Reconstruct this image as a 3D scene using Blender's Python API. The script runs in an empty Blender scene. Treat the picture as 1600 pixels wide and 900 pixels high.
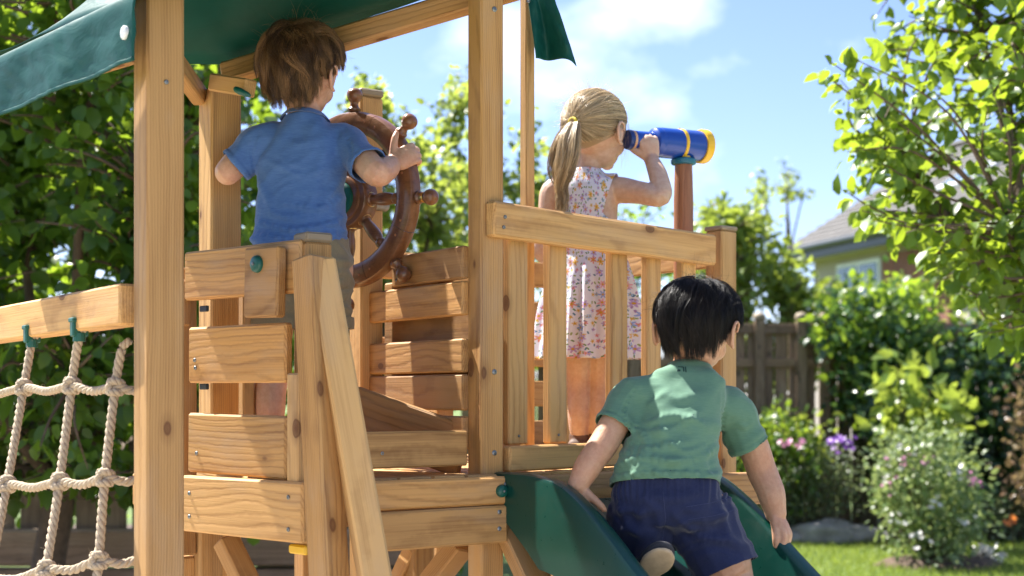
import bpy, bmesh, math, random
import numpy as np
from mathutils import Vector, Matrix, Quaternion, noise as mnoise

random.seed(7)
rng = np.random.default_rng(11)
scene = bpy.context.scene
col = scene.collection

# ------------------------------------------------------------------ camera
CAM_Z = 1.128          # eye height over the lawn
F = 1600 * 50 / 36.0   # focal length in photo pixels
HY = 620.0             # horizon row in the photo
cam_d = bpy.data.cameras.new('camera')
cam_d.lens = 50; cam_d.sensor_width = 36
cam_d.shift_y = (HY - 450) / 1600.0
cam_d.clip_start = 0.05; cam_d.clip_end = 4000
cam_d.dof.use_dof = True
cam_d.dof.focus_distance = 3.3
cam_d.dof.aperture_fstop = 3.4
cam_d.dof.aperture_blades = 0
cam = bpy.data.objects.new('camera', cam_d)
cam.location = (0, 0, CAM_Z); cam.rotation_euler = (math.radians(90), 0, 0)
col.objects.link(cam); scene.camera = cam

# ------------------------------------------------------------------ sky, sun, exposure
SUN_AZ, SUN_EL = math.radians(-50), math.radians(55)    # azimuth from +Y (view), negative = left
world = bpy.data.worlds.new('World'); scene.world = world
world.use_nodes = True
wn = world.node_tree.nodes; wl = world.node_tree.links
wn.clear()
w_out = wn.new('ShaderNodeOutputWorld'); w_bg = wn.new('ShaderNodeBackground')
w_sky = wn.new('ShaderNodeTexSky'); w_sky.sky_type = 'NISHITA'; w_sky.sun_disc = False
w_sky.sun_elevation = SUN_EL; w_sky.sun_rotation = SUN_AZ
w_sky.air_density = 0.85; w_sky.dust_density = 0.25; w_sky.ozone_density = 2.0
w_bg.inputs['Strength'].default_value = 0.070
# broken fair-weather cloud: noise over the sky dome
w_tc = wn.new('ShaderNodeTexCoord'); w_map = wn.new('ShaderNodeMapping')
w_map.inputs['Scale'].default_value = (1.0, 1.0, 1.7); w_map.inputs['Location'].default_value = (0.255, 7.522, 3.895)
w_n = wn.new('ShaderNodeTexNoise'); w_n.inputs['Scale'].default_value = 4.2
w_n.inputs['Detail'].default_value = 7; w_n.inputs['Roughness'].default_value = 0.52
w_r = wn.new('ShaderNodeValToRGB')
w_r.color_ramp.elements[0].position = 0.53; w_r.color_ramp.elements[0].color = (0, 0, 0, 1)
w_r.color_ramp.elements[1].position = 0.80; w_r.color_ramp.elements[1].color = (0.85, 0.85, 0.85, 1)
w_mix = wn.new('ShaderNodeMix'); w_mix.data_type = 'RGBA'
w_mix.inputs['B'].default_value = (11.5, 11.7, 12.0, 1)
wl.new(w_tc.outputs['Generated'], w_map.inputs['Vector']); wl.new(w_map.outputs[0], w_n.inputs['Vector'])
wl.new(w_n.outputs[0], w_r.inputs[0]); wl.new(w_r.outputs[0], w_mix.inputs['Factor'])
w_tint = wn.new('ShaderNodeMix'); w_tint.data_type = 'RGBA'; w_tint.blend_type = 'MULTIPLY'; w_tint.inputs['Factor'].default_value = 1.0
w_tint.inputs['B'].default_value = (.95, .905, 1.07, 1)
wl.new(w_sky.outputs[0], w_tint.inputs['A']); wl.new(w_tint.outputs['Result'], w_mix.inputs['A']); wl.new(w_mix.outputs['Result'], w_bg.inputs['Color'])
wl.new(w_bg.outputs[0], w_out.inputs[0])

sun_d = bpy.data.lights.new('sun', 'SUN'); sun_d.energy = 5.0; sun_d.angle = math.radians(0.55)
sun_d.color = (1.0, 0.955, 0.885)
sun = bpy.data.objects.new('sun', sun_d); col.objects.link(sun)
SUN_DIR = Vector((math.sin(SUN_AZ) * math.cos(SUN_EL), math.cos(SUN_AZ) * math.cos(SUN_EL), math.sin(SUN_EL)))
sun.rotation_euler = SUN_DIR.to_track_quat('Z', 'Y').to_euler(); sun.location = (0, 0, 30)

vs = scene.view_settings
vs.view_transform = 'Standard'; vs.look = 'None'; vs.gamma = 1.0; vs.use_curve_mapping = False
vs.exposure = 1.78
scene.cycles.use_denoising = True
scene.cycles.max_bounces = 10; scene.cycles.diffuse_bounces = 5; scene.cycles.glossy_bounces = 4
scene.cycles.transmission_bounces = 6; scene.cycles.transparent_max_bounces = 8
scene.cycles.sample_clamp_indirect = 6.0
scene.cycles.caustics_reflective = False; scene.cycles.caustics_refractive = False

# ------------------------------------------------------------------ helpers
def P(px, py, d):
    """Point seen at photo pixel (px, py) at d metres ahead."""
    return Vector(((px - 800) / F * d, d, CAM_Z - (py - HY) / F * d))

def unit(v):
    v = Vector(v); return v.normalized()

WM = {}
def link(o, parent=None, M=None):
    M = M or Matrix.Identity(4)
    col.objects.link(o)
    if parent is not None:
        o.parent = parent; o.matrix_parent_inverse = WM[parent.name].inverted()
    o.matrix_basis = M; WM[o.name] = M
    return o

def tag(o, label=None, cat=None, group=None, kind=None):
    if label: o['label'] = label
    if cat: o['category'] = cat
    if group: o['group'] = group
    if kind: o['kind'] = kind
    return o

def thing(name, label, cat, loc=(0, 0, 0), group=None):
    o = bpy.data.objects.new(name, None); o.empty_display_size = 0.1
    link(o, None, Matrix.Translation(Vector(loc)))
    return tag(o, label, cat, group)

def mesh_np(name, V, faces=None, tris=None, quads=None, smooth=False):
    me = bpy.data.meshes.new(name)
    V = np.asarray(V, dtype=np.float32)
    if faces is not None:
        me.from_pydata([tuple(map(float, v)) for v in V], [], faces)
    else:
        arrs = []; 
        nt = 0 if tris is None else len(tris); nq = 0 if quads is None else len(quads)
        loops = []
        if nt: loops.append(np.asarray(tris, dtype=np.int32).ravel())
        if nq: loops.append(np.asarray(quads, dtype=np.int32).ravel())
        loops = np.concatenate(loops)
        tot = np.concatenate([np.full(nt, 3, np.int32), np.full(nq, 4, np.int32)])
        start = np.concatenate([[0], np.cumsum(tot)[:-1]]).astype(np.int32)
        me.vertices.add(len(V)); me.vertices.foreach_set('co', V.ravel())
        me.loops.add(len(loops)); me.loops.foreach_set('vertex_index', loops)
        me.polygons.add(nt + nq); me.polygons.foreach_set('loop_start', start)
        me.update(calc_edges=True)
    if smooth:
        me.polygons.foreach_set('use_smooth', np.ones(len(me.polygons), dtype=bool))
    me.validate()
    me.update()
    return me

def ob(name, me, mat, parent=None, M=None):
    o = bpy.data.objects.new(name, me)
    if mat is not None and len(me.materials) == 0: me.materials.append(mat)
    return link(o, parent, M)

def smooth_me(me, angle=None):
    me.polygons.foreach_set('use_smooth', np.ones(len(me.polygons), dtype=bool))
    if angle is not None:
        try: me.set_sharp_from_angle(angle=math.radians(angle))
        except Exception: pass
    return me

class MB:
    """collects geometry for one mesh"""
    def __init__(s): s.v = []; s.f = []
    def add(s, vs_, fs_):
        b = len(s.v); s.v += [tuple(v) for v in vs_]; s.f += [tuple(i + b for i in f) for f in fs_]
    def mesh(s, name, smooth=False, angle=None):
        me = bpy.data.meshes.new(name); me.from_pydata(s.v, [], s.f); me.update()
        if smooth: smooth_me(me, angle)
        return me

def chamfer_box(lx, ly, lz, c):
    """box centred on the origin with chamfered edges"""
    hx, hy, hz = lx / 2, ly / 2, lz / 2
    c = min(c, hx * .45, hy * .45, hz * .45)
    bm = bmesh.new()
    for sx in (-1, 1):
        for sy in (-1, 1):
            for sz in (-1, 1):
                bm.verts.new((sx * hx, sy * (hy - c), sz * (hz - c)))
                bm.verts.new((sx * (hx - c), sy * hy, sz * (hz - c)))
                bm.verts.new((sx * (hx - c), sy * (hy - c), sz * hz))
    r = bmesh.ops.convex_hull(bm, input=bm.verts)
    bmesh.ops.recalc_face_normals(bm, faces=bm.faces)
    bmesh.ops.dissolve_limit(bm, angle_limit=0.01, verts=bm.verts, edges=bm.edges)
    return bm

def frame(xa, up):
    x = unit(xa); up = Vector(up)
    y = up.cross(x)
    if y.length < 1e-5: y = Vector((0, 1, 0)).cross(x)
    y.normalize(); z = x.cross(y)
    return x, y, z

def mat4(x, y, z, o):
    return Matrix(((x.x, y.x, z.x, o.x), (x.y, y.y, z.y, o.y), (x.z, y.z, z.z, o.z), (0, 0, 0, 1)))

def board(name, p0, p1, h, t, mat, parent, up=(0, 0, 1), c=0.004, roll=0.0):
    """a sawn timber from p0 to p1: h across along 'up', t thick; returns the object"""
    p0, p1 = Vector(p0), Vector(p1)
    L = (p1 - p0).length
    bm = chamfer_box(L, t, h, c)
    me = bpy.data.meshes.new(name); bm.to_mesh(me); bm.free()
    x, y, z = frame(p1 - p0, up)
    if roll:
        q = Quaternion(x, roll); y = q @ y; z = q @ z
    return ob(name, me, mat, parent, mat4(x, y, z, (p0 + p1) / 2))

def tube_geo(path, rad, n=8, cap=True, twist=None):
    """tapered tube along a polyline -> verts, faces"""
    pts = [Vector(p) for p in path]; m = len(pts)
    rads = rad if isinstance(rad, (list, tuple, np.ndarray)) else [rad] * m
    V = []; Fc = []
    t0 = (pts[1] - pts[0]).normalized()
    nrm = t0.orthogonal().normalized()
    for i, p in enumerate(pts):
        t = (pts[min(i + 1, m - 1)] - pts[max(i - 1, 0)]).normalized()
        nrm = (nrm - t * nrm.dot(t))
        if nrm.length < 1e-6: nrm = t.orthogonal()
        nrm.normalize(); b = t.cross(nrm)
        for k in range(n):
            a = 2 * math.pi * k / n + (twist[i] if twist is not None else 0)
            V.append(p + (nrm * math.cos(a) + b * math.sin(a)) * rads[i])
    for i in range(m - 1):
        for k in range(n):
            k2 = (k + 1) % n
            Fc.append((i * n + k, i * n + k2, (i + 1) * n + k2, (i + 1) * n + k))
    if cap:
        Fc.append(tuple(range(n - 1, -1, -1))); Fc.append(tuple(range((m - 1) * n, m * n)))
    return V, Fc

def lathe_geo(profile, n=20, axis=(0, 0, 1), origin=(0, 0, 0)):
    """profile [(dist along axis, radius)] revolved"""
    ax = unit(axis); a1 = ax.orthogonal().normalized(); a2 = ax.cross(a1); o = Vector(origin)
    V = []; Fc = []
    m = len(profile)
    for (s, r) in profile:
        for k in range(n):
            a = 2 * math.pi * k / n
            V.append(o + ax * s + (a1 * math.cos(a) + a2 * math.sin(a)) * max(r, 1e-5))
    for i in range(m - 1):
        for k in range(n):
            k2 = (k + 1) % n
            Fc.append((i * n + k, i * n + k2, (i + 1) * n + k2, (i + 1) * n + k))
    Fc.append(tuple(range(n - 1, -1, -1))); Fc.append(tuple(range((m - 1) * n, m * n)))
    return V, Fc

def geo_ob(name, geo, mat, parent=None, smooth=True, angle=40, M=None):
    mb = MB(); mb.add(*geo)
    return ob(name, mb.mesh(name, smooth, angle), mat, parent, M)

def spline(pts, n):
    """Catmull-Rom through pts, n samples per span"""
    pts = [Vector(p) for p in pts]; out = []
    for i in range(len(pts) - 1):
        p0 = pts[max(i - 1, 0)]; p1 = pts[i]; p2 = pts[i + 1]; p3 = pts[min(i + 2, len(pts) - 1)]
        for k in range(n):
            t = k / n
            out.append(0.5 * ((2 * p1) + (p2 - p0) * t + (2 * p0 - 5 * p1 + 4 * p2 - p3) * t * t + (3 * p1 - p0 - 3 * p2 + p3) * t ** 3))
    out.append(pts[-1]); return out

# ------------------------------------------------------------------ materials
MATS = {}
def new_mat(name):
    m = bpy.data.materials.new(name); m.use_nodes = True
    nt = m.node_tree; nt.nodes.clear()
    out = nt.nodes.new('ShaderNodeOutputMaterial'); MATS[name] = m
    return m, nt.nodes, nt.links, out

def bsdf(N, base=(.5, .5, .5), rough=.5, **kw):
    b = N.new('ShaderNodeBsdfPrincipled')
    b.inputs['Base Color'].default_value = (*base, 1); b.inputs['Roughness'].default_value = rough
    for k, v in kw.items():
        b.inputs[k.replace('_', ' ')].default_value = v
    return b

def ramp(N, stops):
    r = N.new('ShaderNodeValToRGB'); e = r.color_ramp.elements
    while len(e) < len(stops): e.new(0.5)
    for el, (p, c) in zip(e, stops):
        el.position = p; el.color = (*c, 1) if len(c) == 3 else c
    return r

def math_n(N, L, op, a, b=None, clamp=False):
    n = N.new('ShaderNodeMath'); n.operation = op; n.use_clamp = clamp
    for i, x in enumerate((a, b)):
        if x is None: continue
        if isinstance(x, (int, float)): n.inputs[i].default_value = x
        else: L.new(x, n.inputs[i])
    return n.outputs[0]

def mixc(N, L, fac, a, b, mode='MIX'):
    n = N.new('ShaderNodeMix'); n.data_type = 'RGBA'; n.blend_type = mode
    for key, x in (('Factor', fac), ('A', a), ('B', b)):
        if isinstance(x, (int, float)): n.inputs[key].default_value = x
        elif isinstance(x, tuple): n.inputs[key].default_value = (*x, 1) if len(x) == 3 else x
        else: L.new(x, n.inputs[key])
    return n.outputs['Result']

def mapped(N, L, src, scale=(1, 1, 1), loc=(0, 0, 0)):
    m = N.new('ShaderNodeMapping'); m.inputs['Scale'].default_value = scale; m.inputs['Location'].default_value = loc
    L.new(src, m.inputs['Vector']); return m.outputs[0]

def noise_n(N, L, vec, scale, detail=3, rough=.5, dist=0):
    n = N.new('ShaderNodeTexNoise'); n.inputs['Scale'].default_value = scale
    n.inputs['Detail'].default_value = detail; n.inputs['Roughness'].default_value = rough
    n.inputs['Distortion'].default_value = dist
    if vec is not None: L.new(vec, n.inputs['Vector'])
    return n.outputs[0]

def bump_n(N, L, height, strength, dist, bs):
    b = N.new('ShaderNodeBump'); b.inputs['Strength'].default_value = strength; b.inputs['Distance'].default_value = dist
    L.new(height, b.inputs['Height']); L.new(b.outputs[0], bs.inputs['Normal']); return b

def wood_mat(name, light, dark, knot=(.13, .052, .02), ring_scale=60, knots=1.0, rough=.62, contrast=1.0, coat=0.0, aged=0.25):
    m, N, L, out = new_mat(name)
    tc = N.new('ShaderNodeTexCoord'); oi = N.new('ShaderNodeObjectInfo')
    cmb = N.new('ShaderNodeCombineXYZ')
    L.new(math_n(N, L, 'MULTIPLY', oi.outputs['Random'], 37.0), cmb.inputs[0])
    L.new(math_n(N, L, 'MULTIPLY_ADD', oi.outputs['Random'], .09), cmb.inputs[1])
    L.new(math_n(N, L, 'MULTIPLY', oi.outputs['Random'], .31), cmb.inputs[2])
    off = N.new('ShaderNodeVectorMath'); off.operation = 'ADD'
    L.new(tc.outputs['Object'], off.inputs[0]); L.new(cmb.outputs[0], off.inputs[1])
    v = off.outputs[0]
    # knots
    vk = N.new('ShaderNodeTexVoronoi'); vk.inputs['Scale'].default_value = 1.0
    L.new(mapped(N, L, v, (5.0, 9.0, 9.0)), vk.inputs['Vector'])
    kd = vk.outputs['Distance']
    # wavering of the grain, swelling round knots
    warp = N.new('ShaderNodeTexNoise'); warp.inputs['Scale'].default_value = 1.0; warp.inputs['Detail'].default_value = 2
    L.new(mapped(N, L, v, (1.7, 5, 5)), warp.inputs['Vector'])
    wv = N.new('ShaderNodeVectorMath'); wv.operation = 'MULTIPLY_ADD'
    L.new(warp.outputs['Color'], wv.inputs[0]); wv.inputs[1].default_value = (.0, .035, .035); L.new(v, wv.inputs[2])
    wave = N.new('ShaderNodeTexWave'); wave.wave_type = 'RINGS'; wave.rings_direction = 'X'
    wave.inputs['Scale'].default_value = ring_scale; wave.inputs['Distortion'].default_value = 1.1
    wave.inputs['Detail'].default_value = 2; wave.inputs['Detail Scale'].default_value = 0.8
    off2 = N.new('ShaderNodeVectorMath'); off2.operation = 'ADD'; off2.inputs[1].default_value = (0, .085, -.05)
    L.new(wv.outputs[0], off2.inputs[0]); L.new(off2.outputs[0], wave.inputs['Vector'])
    rings = math_n(N, L, 'POWER', wave.outputs['Fac'], 3.0)
    fine = noise_n(N, L, mapped(N, L, v, (4, 260, 260)), 1.0, 4, .65)
    med = noise_n(N, L, mapped(N, L, v, (1.6, 34, 34)), 1.0, 3, .55)
    blot = noise_n(N, L, mapped(N, L, v, (2.2, 7, 7)), 1.0, 3, .5)
    f = math_n(N, L, 'MULTIPLY', rings, .40 * contrast)
    f = math_n(N, L, 'ADD', f, math_n(N, L, 'MULTIPLY', math_n(N, L, 'SUBTRACT', fine, .5), 1.25 * contrast))
    f = math_n(N, L, 'ADD', f, math_n(N, L, 'MULTIPLY', math_n(N, L, 'SUBTRACT', med, .5), 1.35 * contrast))
    f = math_n(N, L, 'ADD', f, math_n(N, L, 'MULTIPLY', math_n(N, L, 'SUBTRACT', blot, .42), .9), clamp=True)
    c = mixc(N, L, f, light, dark)
    # board to board tone
    tone = ramp(N, [(0, (.70, .66, .64)), (.35, (.92, .90, .88)), (.6, (1, 1.0, 1.0)), (.8, (1.05, .98, .90)), (1, (1.14, 1.12, 1.08))])
    L.new(math_n(N, L, 'FRACT', math_n(N, L, 'MULTIPLY', oi.outputs['Random'], 7.31)), tone.inputs[0])
    c = mixc(N, L, 1.0, c, tone.outputs[0], 'MULTIPLY')
    # greyed, weathered patches
    wx = noise_n(N, L, mapped(N, L, v, (3, 9, 9), (4, 2, 7)), 1.0, 4, .6)
    wr = ramp(N, [(.5, (0, 0, 0)), (.75, (aged, aged, aged))]); L.new(wx, wr.inputs[0])
    c = mixc(N, L, wr.outputs[0], c, (.40, .31, .22))
    if knots > 0:
        kr = ramp(N, [(.0, (1, 1, 1)), (.07 * knots, (.8, .8, .8)), (.085 * knots, (.95, .95, .95)), (.10 * knots, (.3, .3, .3)), (.19 * knots, (0, 0, 0))])
        L.new(kd, kr.inputs[0]); c = mixc(N, L, kr.outputs[0], c, knot)
    b = bsdf(N, rough=rough, Coat_Weight=coat, Coat_Roughness=.18, Specular_IOR_Level=.3)
    L.new(c, b.inputs['Base Color'])
    h = math_n(N, L, 'ADD', math_n(N, L, 'MULTIPLY', rings, -.5), math_n(N, L, 'MULTIPLY', fine, .9))
    bump_n(N, L, h, .5, .0016, b)
    L.new(b.outputs[0], out.inputs[0]); return m

wood = wood_mat('larch_wood', (.56, .32, .115), (.24, .11, .034), knots=1.2, aged=.45)
wood_b = wood_mat('larch_wood_plain', (.61, .37, .145), (.31, .155, .05), ring_scale=54, contrast=.95, knots=1.1, aged=.35)
wood_dark = wood_mat('shade_toned_larch', (.48, .265, .095), (.22, .10, .032), aged=.3)  # darker larch copy: shade of inner and under-deck parts put into the colour
wood_grey = wood_mat('weathered_end_grain', (.36, .30, .215), (.19, .145, .095), knots=0.0, aged=.8)
wood_fence = wood_mat('old_fence_wood', (.25, .175, .12), (.105, .07, .046), knot=(.04, .03, .02), aged=.6)
wood_varnish = wood_mat('varnished_hardwood', (.20, .088, .038), (.075, .028, .012), knots=.35, rough=.32, coat=.55, ring_scale=9, aged=0.0)
wood_pole = wood_mat('stained_round_pole', (.36, .155, .07), (.17, .062, .026), knots=.4, rough=.5, aged=.05, coat=.1)

def plain(name, base, rough=.5, var=.15, scale=30, bump=0.0, bdist=.001, **kw):
    m, N, L, out = new_mat(name)
    tc = N.new('ShaderNodeTexCoord')
    n = noise_n(N, L, tc.outputs['Object'], scale, 4, .6)
    r = ramp(N, [(.25, tuple(x * (1 - var) for x in base)), (.75, tuple(min(1, x * (1 + var)) for x in base))])
    L.new(n, r.inputs[0])
    b = bsdf(N, rough=rough, **kw); L.new(r.outputs[0], b.inputs['Base Color'])
    if bump: bump_n(N, L, n, bump, bdist, b)
    L.new(b.outputs[0], out.inputs[0]); return m

steel = plain('zinc_steel', (.24, .25, .25), .5, .2, 60, Metallic=.9)
black_steel = plain('black_steel', (.03, .03, .03), .45, .2, 60, Metallic=.5)
green_plastic = plain('green_plastic', (.004, .085, .062), .42, .12, 12, Specular_IOR_Level=.5)
slide_green = plain('slide_green_plastic', (.004, .082, .064), .34, .10, 5, bump=.12, bdist=.004, Specular_IOR_Level=.55)
def slide_mat():
    m, N, L, out = new_mat('slide_green_plastic')
    tc = N.new('ShaderNodeTexCoord'); v = tc.outputs['Object']
    big = noise_n(N, L, v, 4, 4, .6); dust = noise_n(N, L, v, 38, 5, .7)
    scr = noise_n(N, L, mapped(N, L, v, (60, 8, 22)), 1.0, 4, .7, .6)
    r = ramp(N, [(.3, (.0018, .036, .025)), (.7, (.003, .05, .036))]); L.new(big, r.inputs[0])
    dr = ramp(N, [(.58, (0, 0, 0)), (.85, (.10, .10, .10))]); L.new(dust, dr.inputs[0])
    sr = ramp(N, [(.66, (0, 0, 0)), (.74, (.09, .09, .09))]); L.new(scr, sr.inputs[0])
    c = mixc(N, L, dr.outputs[0], r.outputs[0], (.12, .2, .17)); c = mixc(N, L, sr.outputs[0], c, (.16, .27, .24))
    b = bsdf(N, rough=.36, Specular_IOR_Level=.5); L.new(c, b.inputs['Base Color'])
    L.new(math_n(N, L, 'MULTIPLY_ADD', dust, .22), b.inputs['Roughness'])
    b.inputs['Roughness'].links[0].from_node.inputs[2].default_value = .2
    bump_n(N, L, big, .15, .006, b); L.new(b.outputs[0], out.inputs[0]); return m
slide_green = slide_mat()
teal_plastic = plain('teal_plastic', (.006, .12, .19), .4, .1, 12)
blue_plastic = plain('blue_plastic', (.006, .055, .33), .28, .08, 14, Specular_IOR_Level=.55)
navy_plastic = plain('navy_plastic', (.006, .03, .16), .35, .08, 14)
yellow_plastic = plain('yellow_plastic', (.78, .47, .02), .38, .08, 14)
brass = plain('brass', (.72, .50, .20), .3, .15, 80, Metallic=1.0)

def rope_mat():
    m, N, L, out = new_mat('hemp_rope')
    tc = N.new('ShaderNodeTexCoord')
    n = noise_n(N, L, tc.outputs['Object'], 420, 4, .7)
    n2 = noise_n(N, L, tc.outputs['Object'], 25, 3, .6)
    r = ramp(N, [(.25, (.30, .225, .145)), (.75, (.58, .48, .35))]); L.new(n, r.inputs[0])
    c = mixc(N, L, math_n(N, L, 'MULTIPLY', n2, .4), r.outputs[0], (.36, .28, .19))
    b = bsdf(N, rough=.9); L.new(c, b.inputs['Base Color']); bump_n(N, L, n, .6, .0012, b)
    L.new(b.outputs[0], out.inputs[0]); return m
rope_m = rope_mat()

def tarp_mat(name, base, trans, tfac):
    m, N, L, out = new_mat(name)
    tc = N.new('ShaderNodeTexCoord')
    n = noise_n(N, L, tc.outputs['Object'], 9, 5, .6)
    r = ramp(N, [(.3, tuple(x * .85 for x in base)), (.7, tuple(x * 1.15 for x in base))]); L.new(n, r.inputs[0])
    weave = noise_n(N, L, tc.outputs['Object'], 900, 1, .5)
    b = bsdf(N, rough=.5, Specular_IOR_Level=.28); L.new(r.outputs[0], b.inputs['Base Color'])
    wr = noise_n(N, L, mapped(N, L, tc.outputs['Object'], (9, 9, 22)), 1.0, 4, .55, 1.2)
    hh = math_n(N, L, 'ADD', math_n(N, L, 'MULTIPLY', wr, 1.0), math_n(N, L, 'MULTIPLY', weave, .03))
    bump_n(N, L, hh, .22, .010, b)
    t = N.new('ShaderNodeBsdfTranslucent'); t.inputs[0].default_value = (*trans, 1)
    mx = N.new('ShaderNodeMixShader'); mx.inputs[0].default_value = tfac
    L.new(b.outputs[0], mx.inputs[1]); L.new(t.outputs[0], mx.inputs[2]); L.new(mx.outputs[0], out.inputs[0])
    return m
tarp_m = tarp_mat('green_tarpaulin', (.006, .075, .055), (.010, .15, .09), .16)
flag_m = tarp_mat('green_pennant_cloth', (.006, .085, .068), (.01, .16, .11), .25)

def skin_mat(name, base, red):
    m, N, L, out = new_mat(name)
    tc = N.new('ShaderNodeTexCoord')
    n = noise_n(N, L, tc.outputs['Object'], 16, 4, .6); n2 = noise_n(N, L, tc.outputs['Object'], 220, 3, .6)
    r = ramp(N, [(.35, base), (.75, red)]); L.new(n, r.inputs[0])
    b = bsdf(N, rough=.47, Subsurface_Weight=.18, Subsurface_Scale=.008, Specular_IOR_Level=.42)
    b.inputs['Subsurface Radius'].default_value = (1.0, .35, .18)
    n3 = noise_n(N, L, tc.outputs['Object'], 75, 4, .7)
    br = ramp(N, [(.35, (.90, .84, .80)), (.65, (1.04, 1.04, 1.04))]); L.new(n3, br.inputs[0])
    L.new(mixc(N, L, 1.0, r.outputs[0], br.outputs[0], 'MULTIPLY'), b.inputs['Base Color']); bump_n(N, L, math_n(N, L, 'ADD', n2, math_n(N, L, 'MULTIPLY', n3, 1.2)), .35, .0011, b)
    L.new(b.outputs[0], out.inputs[0]); return m
skin_fair = skin_mat('fair_skin', (.60, .385, .27), (.60, .31, .205))
skin_tan = skin_mat('light_tan_skin', (.52, .315, .20), (.51, .265, .16))
skin_light = skin_mat('golden_skin', (.56, .395, .295), (.53, .32, .225))

def cloth_mat(name, c1, c2, streak=(60, 60, 420), weave=1100, rough=.85, heather=1.0, sheen=.25):
    m, N, L, out = new_mat(name)
    tc = N.new('ShaderNodeTexCoord')
    st = noise_n(N, L, mapped(N, L, tc.outputs['Object'], streak), 1.0, 3, .65)
    big = noise_n(N, L, tc.outputs['Object'], 6, 3, .5)
    f = math_n(N, L, 'ADD', math_n(N, L, 'MULTIPLY', math_n(N, L, 'SUBTRACT', st, .5), 1.5 * heather), .5, clamp=True)
    f = math_n(N, L, 'ADD', f, math_n(N, L, 'MULTIPLY', math_n(N, L, 'SUBTRACT', big, .5), .5), clamp=True)
    c = mixc(N, L, f, c1, c2)
    b = bsdf(N, rough=rough, Sheen_Weight=sheen, Sheen_Roughness=.4, Specular_IOR_Level=.25); L.new(c, b.inputs['Base Color'])
    wv = noise_n(N, L, tc.outputs['Object'], weave, 2, .5)
    wk = noise_n(N, L, mapped(N, L, tc.outputs['Object'], (30, 30, 70)), 1.0, 4, .55, .8)
    hh = math_n(N, L, 'ADD', math_n(N, L, 'MULTIPLY', wk, .32), math_n(N, L, 'MULTIPLY', wv, .12))
    bump_n(N, L, hh, .6, .0035, b)
    L.new(b.outputs[0], out.inputs[0]); return m
blue_cloth = cloth_mat('heather_blue_jersey', (.05, .12, .34), (.105, .21, .46))
green_cloth = cloth_mat('sage_green_jersey', (.085, .185, .12), (.14, .265, .18), heather=.7)
khaki_cloth = cloth_mat('khaki_twill', (.185, .155, .095), (.255, .215, .14), streak=(300, 300, 300), heather=.8)
navy_cloth = cloth_mat('navy_twill', (.012, .018, .055), (.026, .034, .085), streak=(250, 250, 250), heather=.8)
shoe_dark = plain('dark_shoe_canvas', (.035, .035, .04), .8, .3, 80)
shoe_sole = plain('tan_shoe_sole', (.48, .36, .22), .75, .15, 60)
sandal_m = plain('brown_sandal_leather', (.11, .055, .03), .6, .2, 60)

def hair_mat(name, dark, light, rough=.34, spec=.5):
    m, N, L, out = new_mat(name)
    at = N.new('ShaderNodeAttribute'); at.attribute_name = 'tint'
    r = ramp(N, [(0, dark), (1, light)]); L.new(at.outputs['Fac'], r.inputs[0])
    b = bsdf(N, rough=rough, Specular_IOR_Level=spec); L.new(r.outputs[0], b.inputs['Base Color'])
    t = N.new('ShaderNodeBsdfTranslucent'); L.new(r.outputs[0], t.inputs[0])
    mx = N.new('ShaderNodeMixShader'); mx.inputs[0].default_value = .18
    L.new(b.outputs[0], mx.inputs[1]); L.new(t.outputs[0], mx.inputs[2]); L.new(mx.outputs[0], out.inputs[0])
    return m
hair_brown = hair_mat('brown_hair', (.055, .026, .011), (.44, .245, .105))
hair_black = hair_mat('black_hair', (.004, .0035, .0035), (.024, .017, .013), rough=.44, spec=.45)
hair_blond = hair_mat('dark_blonde_hair', (.21, .13, .065), (.88, .71, .45))

def leaf_mat(name, c0, c1, c2, tr, tfac=.42, rough=.38, spec=.5):
    """leaf: per-leaf 'tint' picks the green; light shines through"""
    m, N, L, out = new_mat(name)
    at = N.new('ShaderNodeAttribute'); at.attribute_name = 'tint'
    r = ramp(N, [(0, c0), (.5, c1), (1, c2)]); L.new(at.outputs['Fac'], r.inputs[0])
    b = bsdf(N, rough=rough, Specular_IOR_Level=spec); L.new(r.outputs[0], b.inputs['Base Color'])
    t = N.new('ShaderNodeBsdfTranslucent')
    tcol = mixc(N, L, .65, r.outputs[0], tr); L.new(tcol, t.inputs[0])
    mx = N.new('ShaderNodeMixShader'); mx.inputs[0].default_value = tfac
    L.new(b.outputs[0], mx.inputs[1]); L.new(t.outputs[0], mx.inputs[2]); L.new(mx.outputs[0], out.inputs[0])
    return m
leaf_hedge = leaf_mat('hedge_leaf', (.024, .07, .016), (.05, .125, .024), (.11, .20, .034), (.42, .58, .03), .5)
leaf_tree = leaf_mat('apple_tree_leaf', (.04, .095, .016), (.075, .155, .022), (.14, .22, .03), (.46, .58, .03), .5)
leaf_far = leaf_mat('far_tree_leaf', (.07, .125, .03), (.13, .20, .045), (.22, .27, .07), (.55, .64, .09), .5)
leaf_bright = leaf_mat('bright_shrub_leaf', (.07, .13, .022), (.12, .20, .03), (.20, .27, .045), (.48, .56, .07), .45)
leaf_ivy = leaf_mat('ivy_leaf', (.014, .045, .016), (.026, .075, .022), (.055, .12, .03), (.2, .34, .04), .3, .32, .6)
leaf_sage = leaf_mat('grey_green_leaf', (.06, .095, .045), (.10, .145, .07), (.20, .24, .13), (.30, .36, .13), .35)
leaf_pale = leaf_mat('pale_variegated_leaf', (.09, .15, .045), (.16, .23, .08), (.34, .39, .20), (.42, .5, .15), .38)
petal_purple = leaf_mat('purple_petal', (.20, .07, .38), (.28, .11, .5), (.36, .17, .58), (.4, .2, .7), .35)
petal_pink = leaf_mat('pink_petal', (.5, .14, .34), (.6, .24, .42), (.68, .42, .5), (.7, .35, .5), .35)
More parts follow.
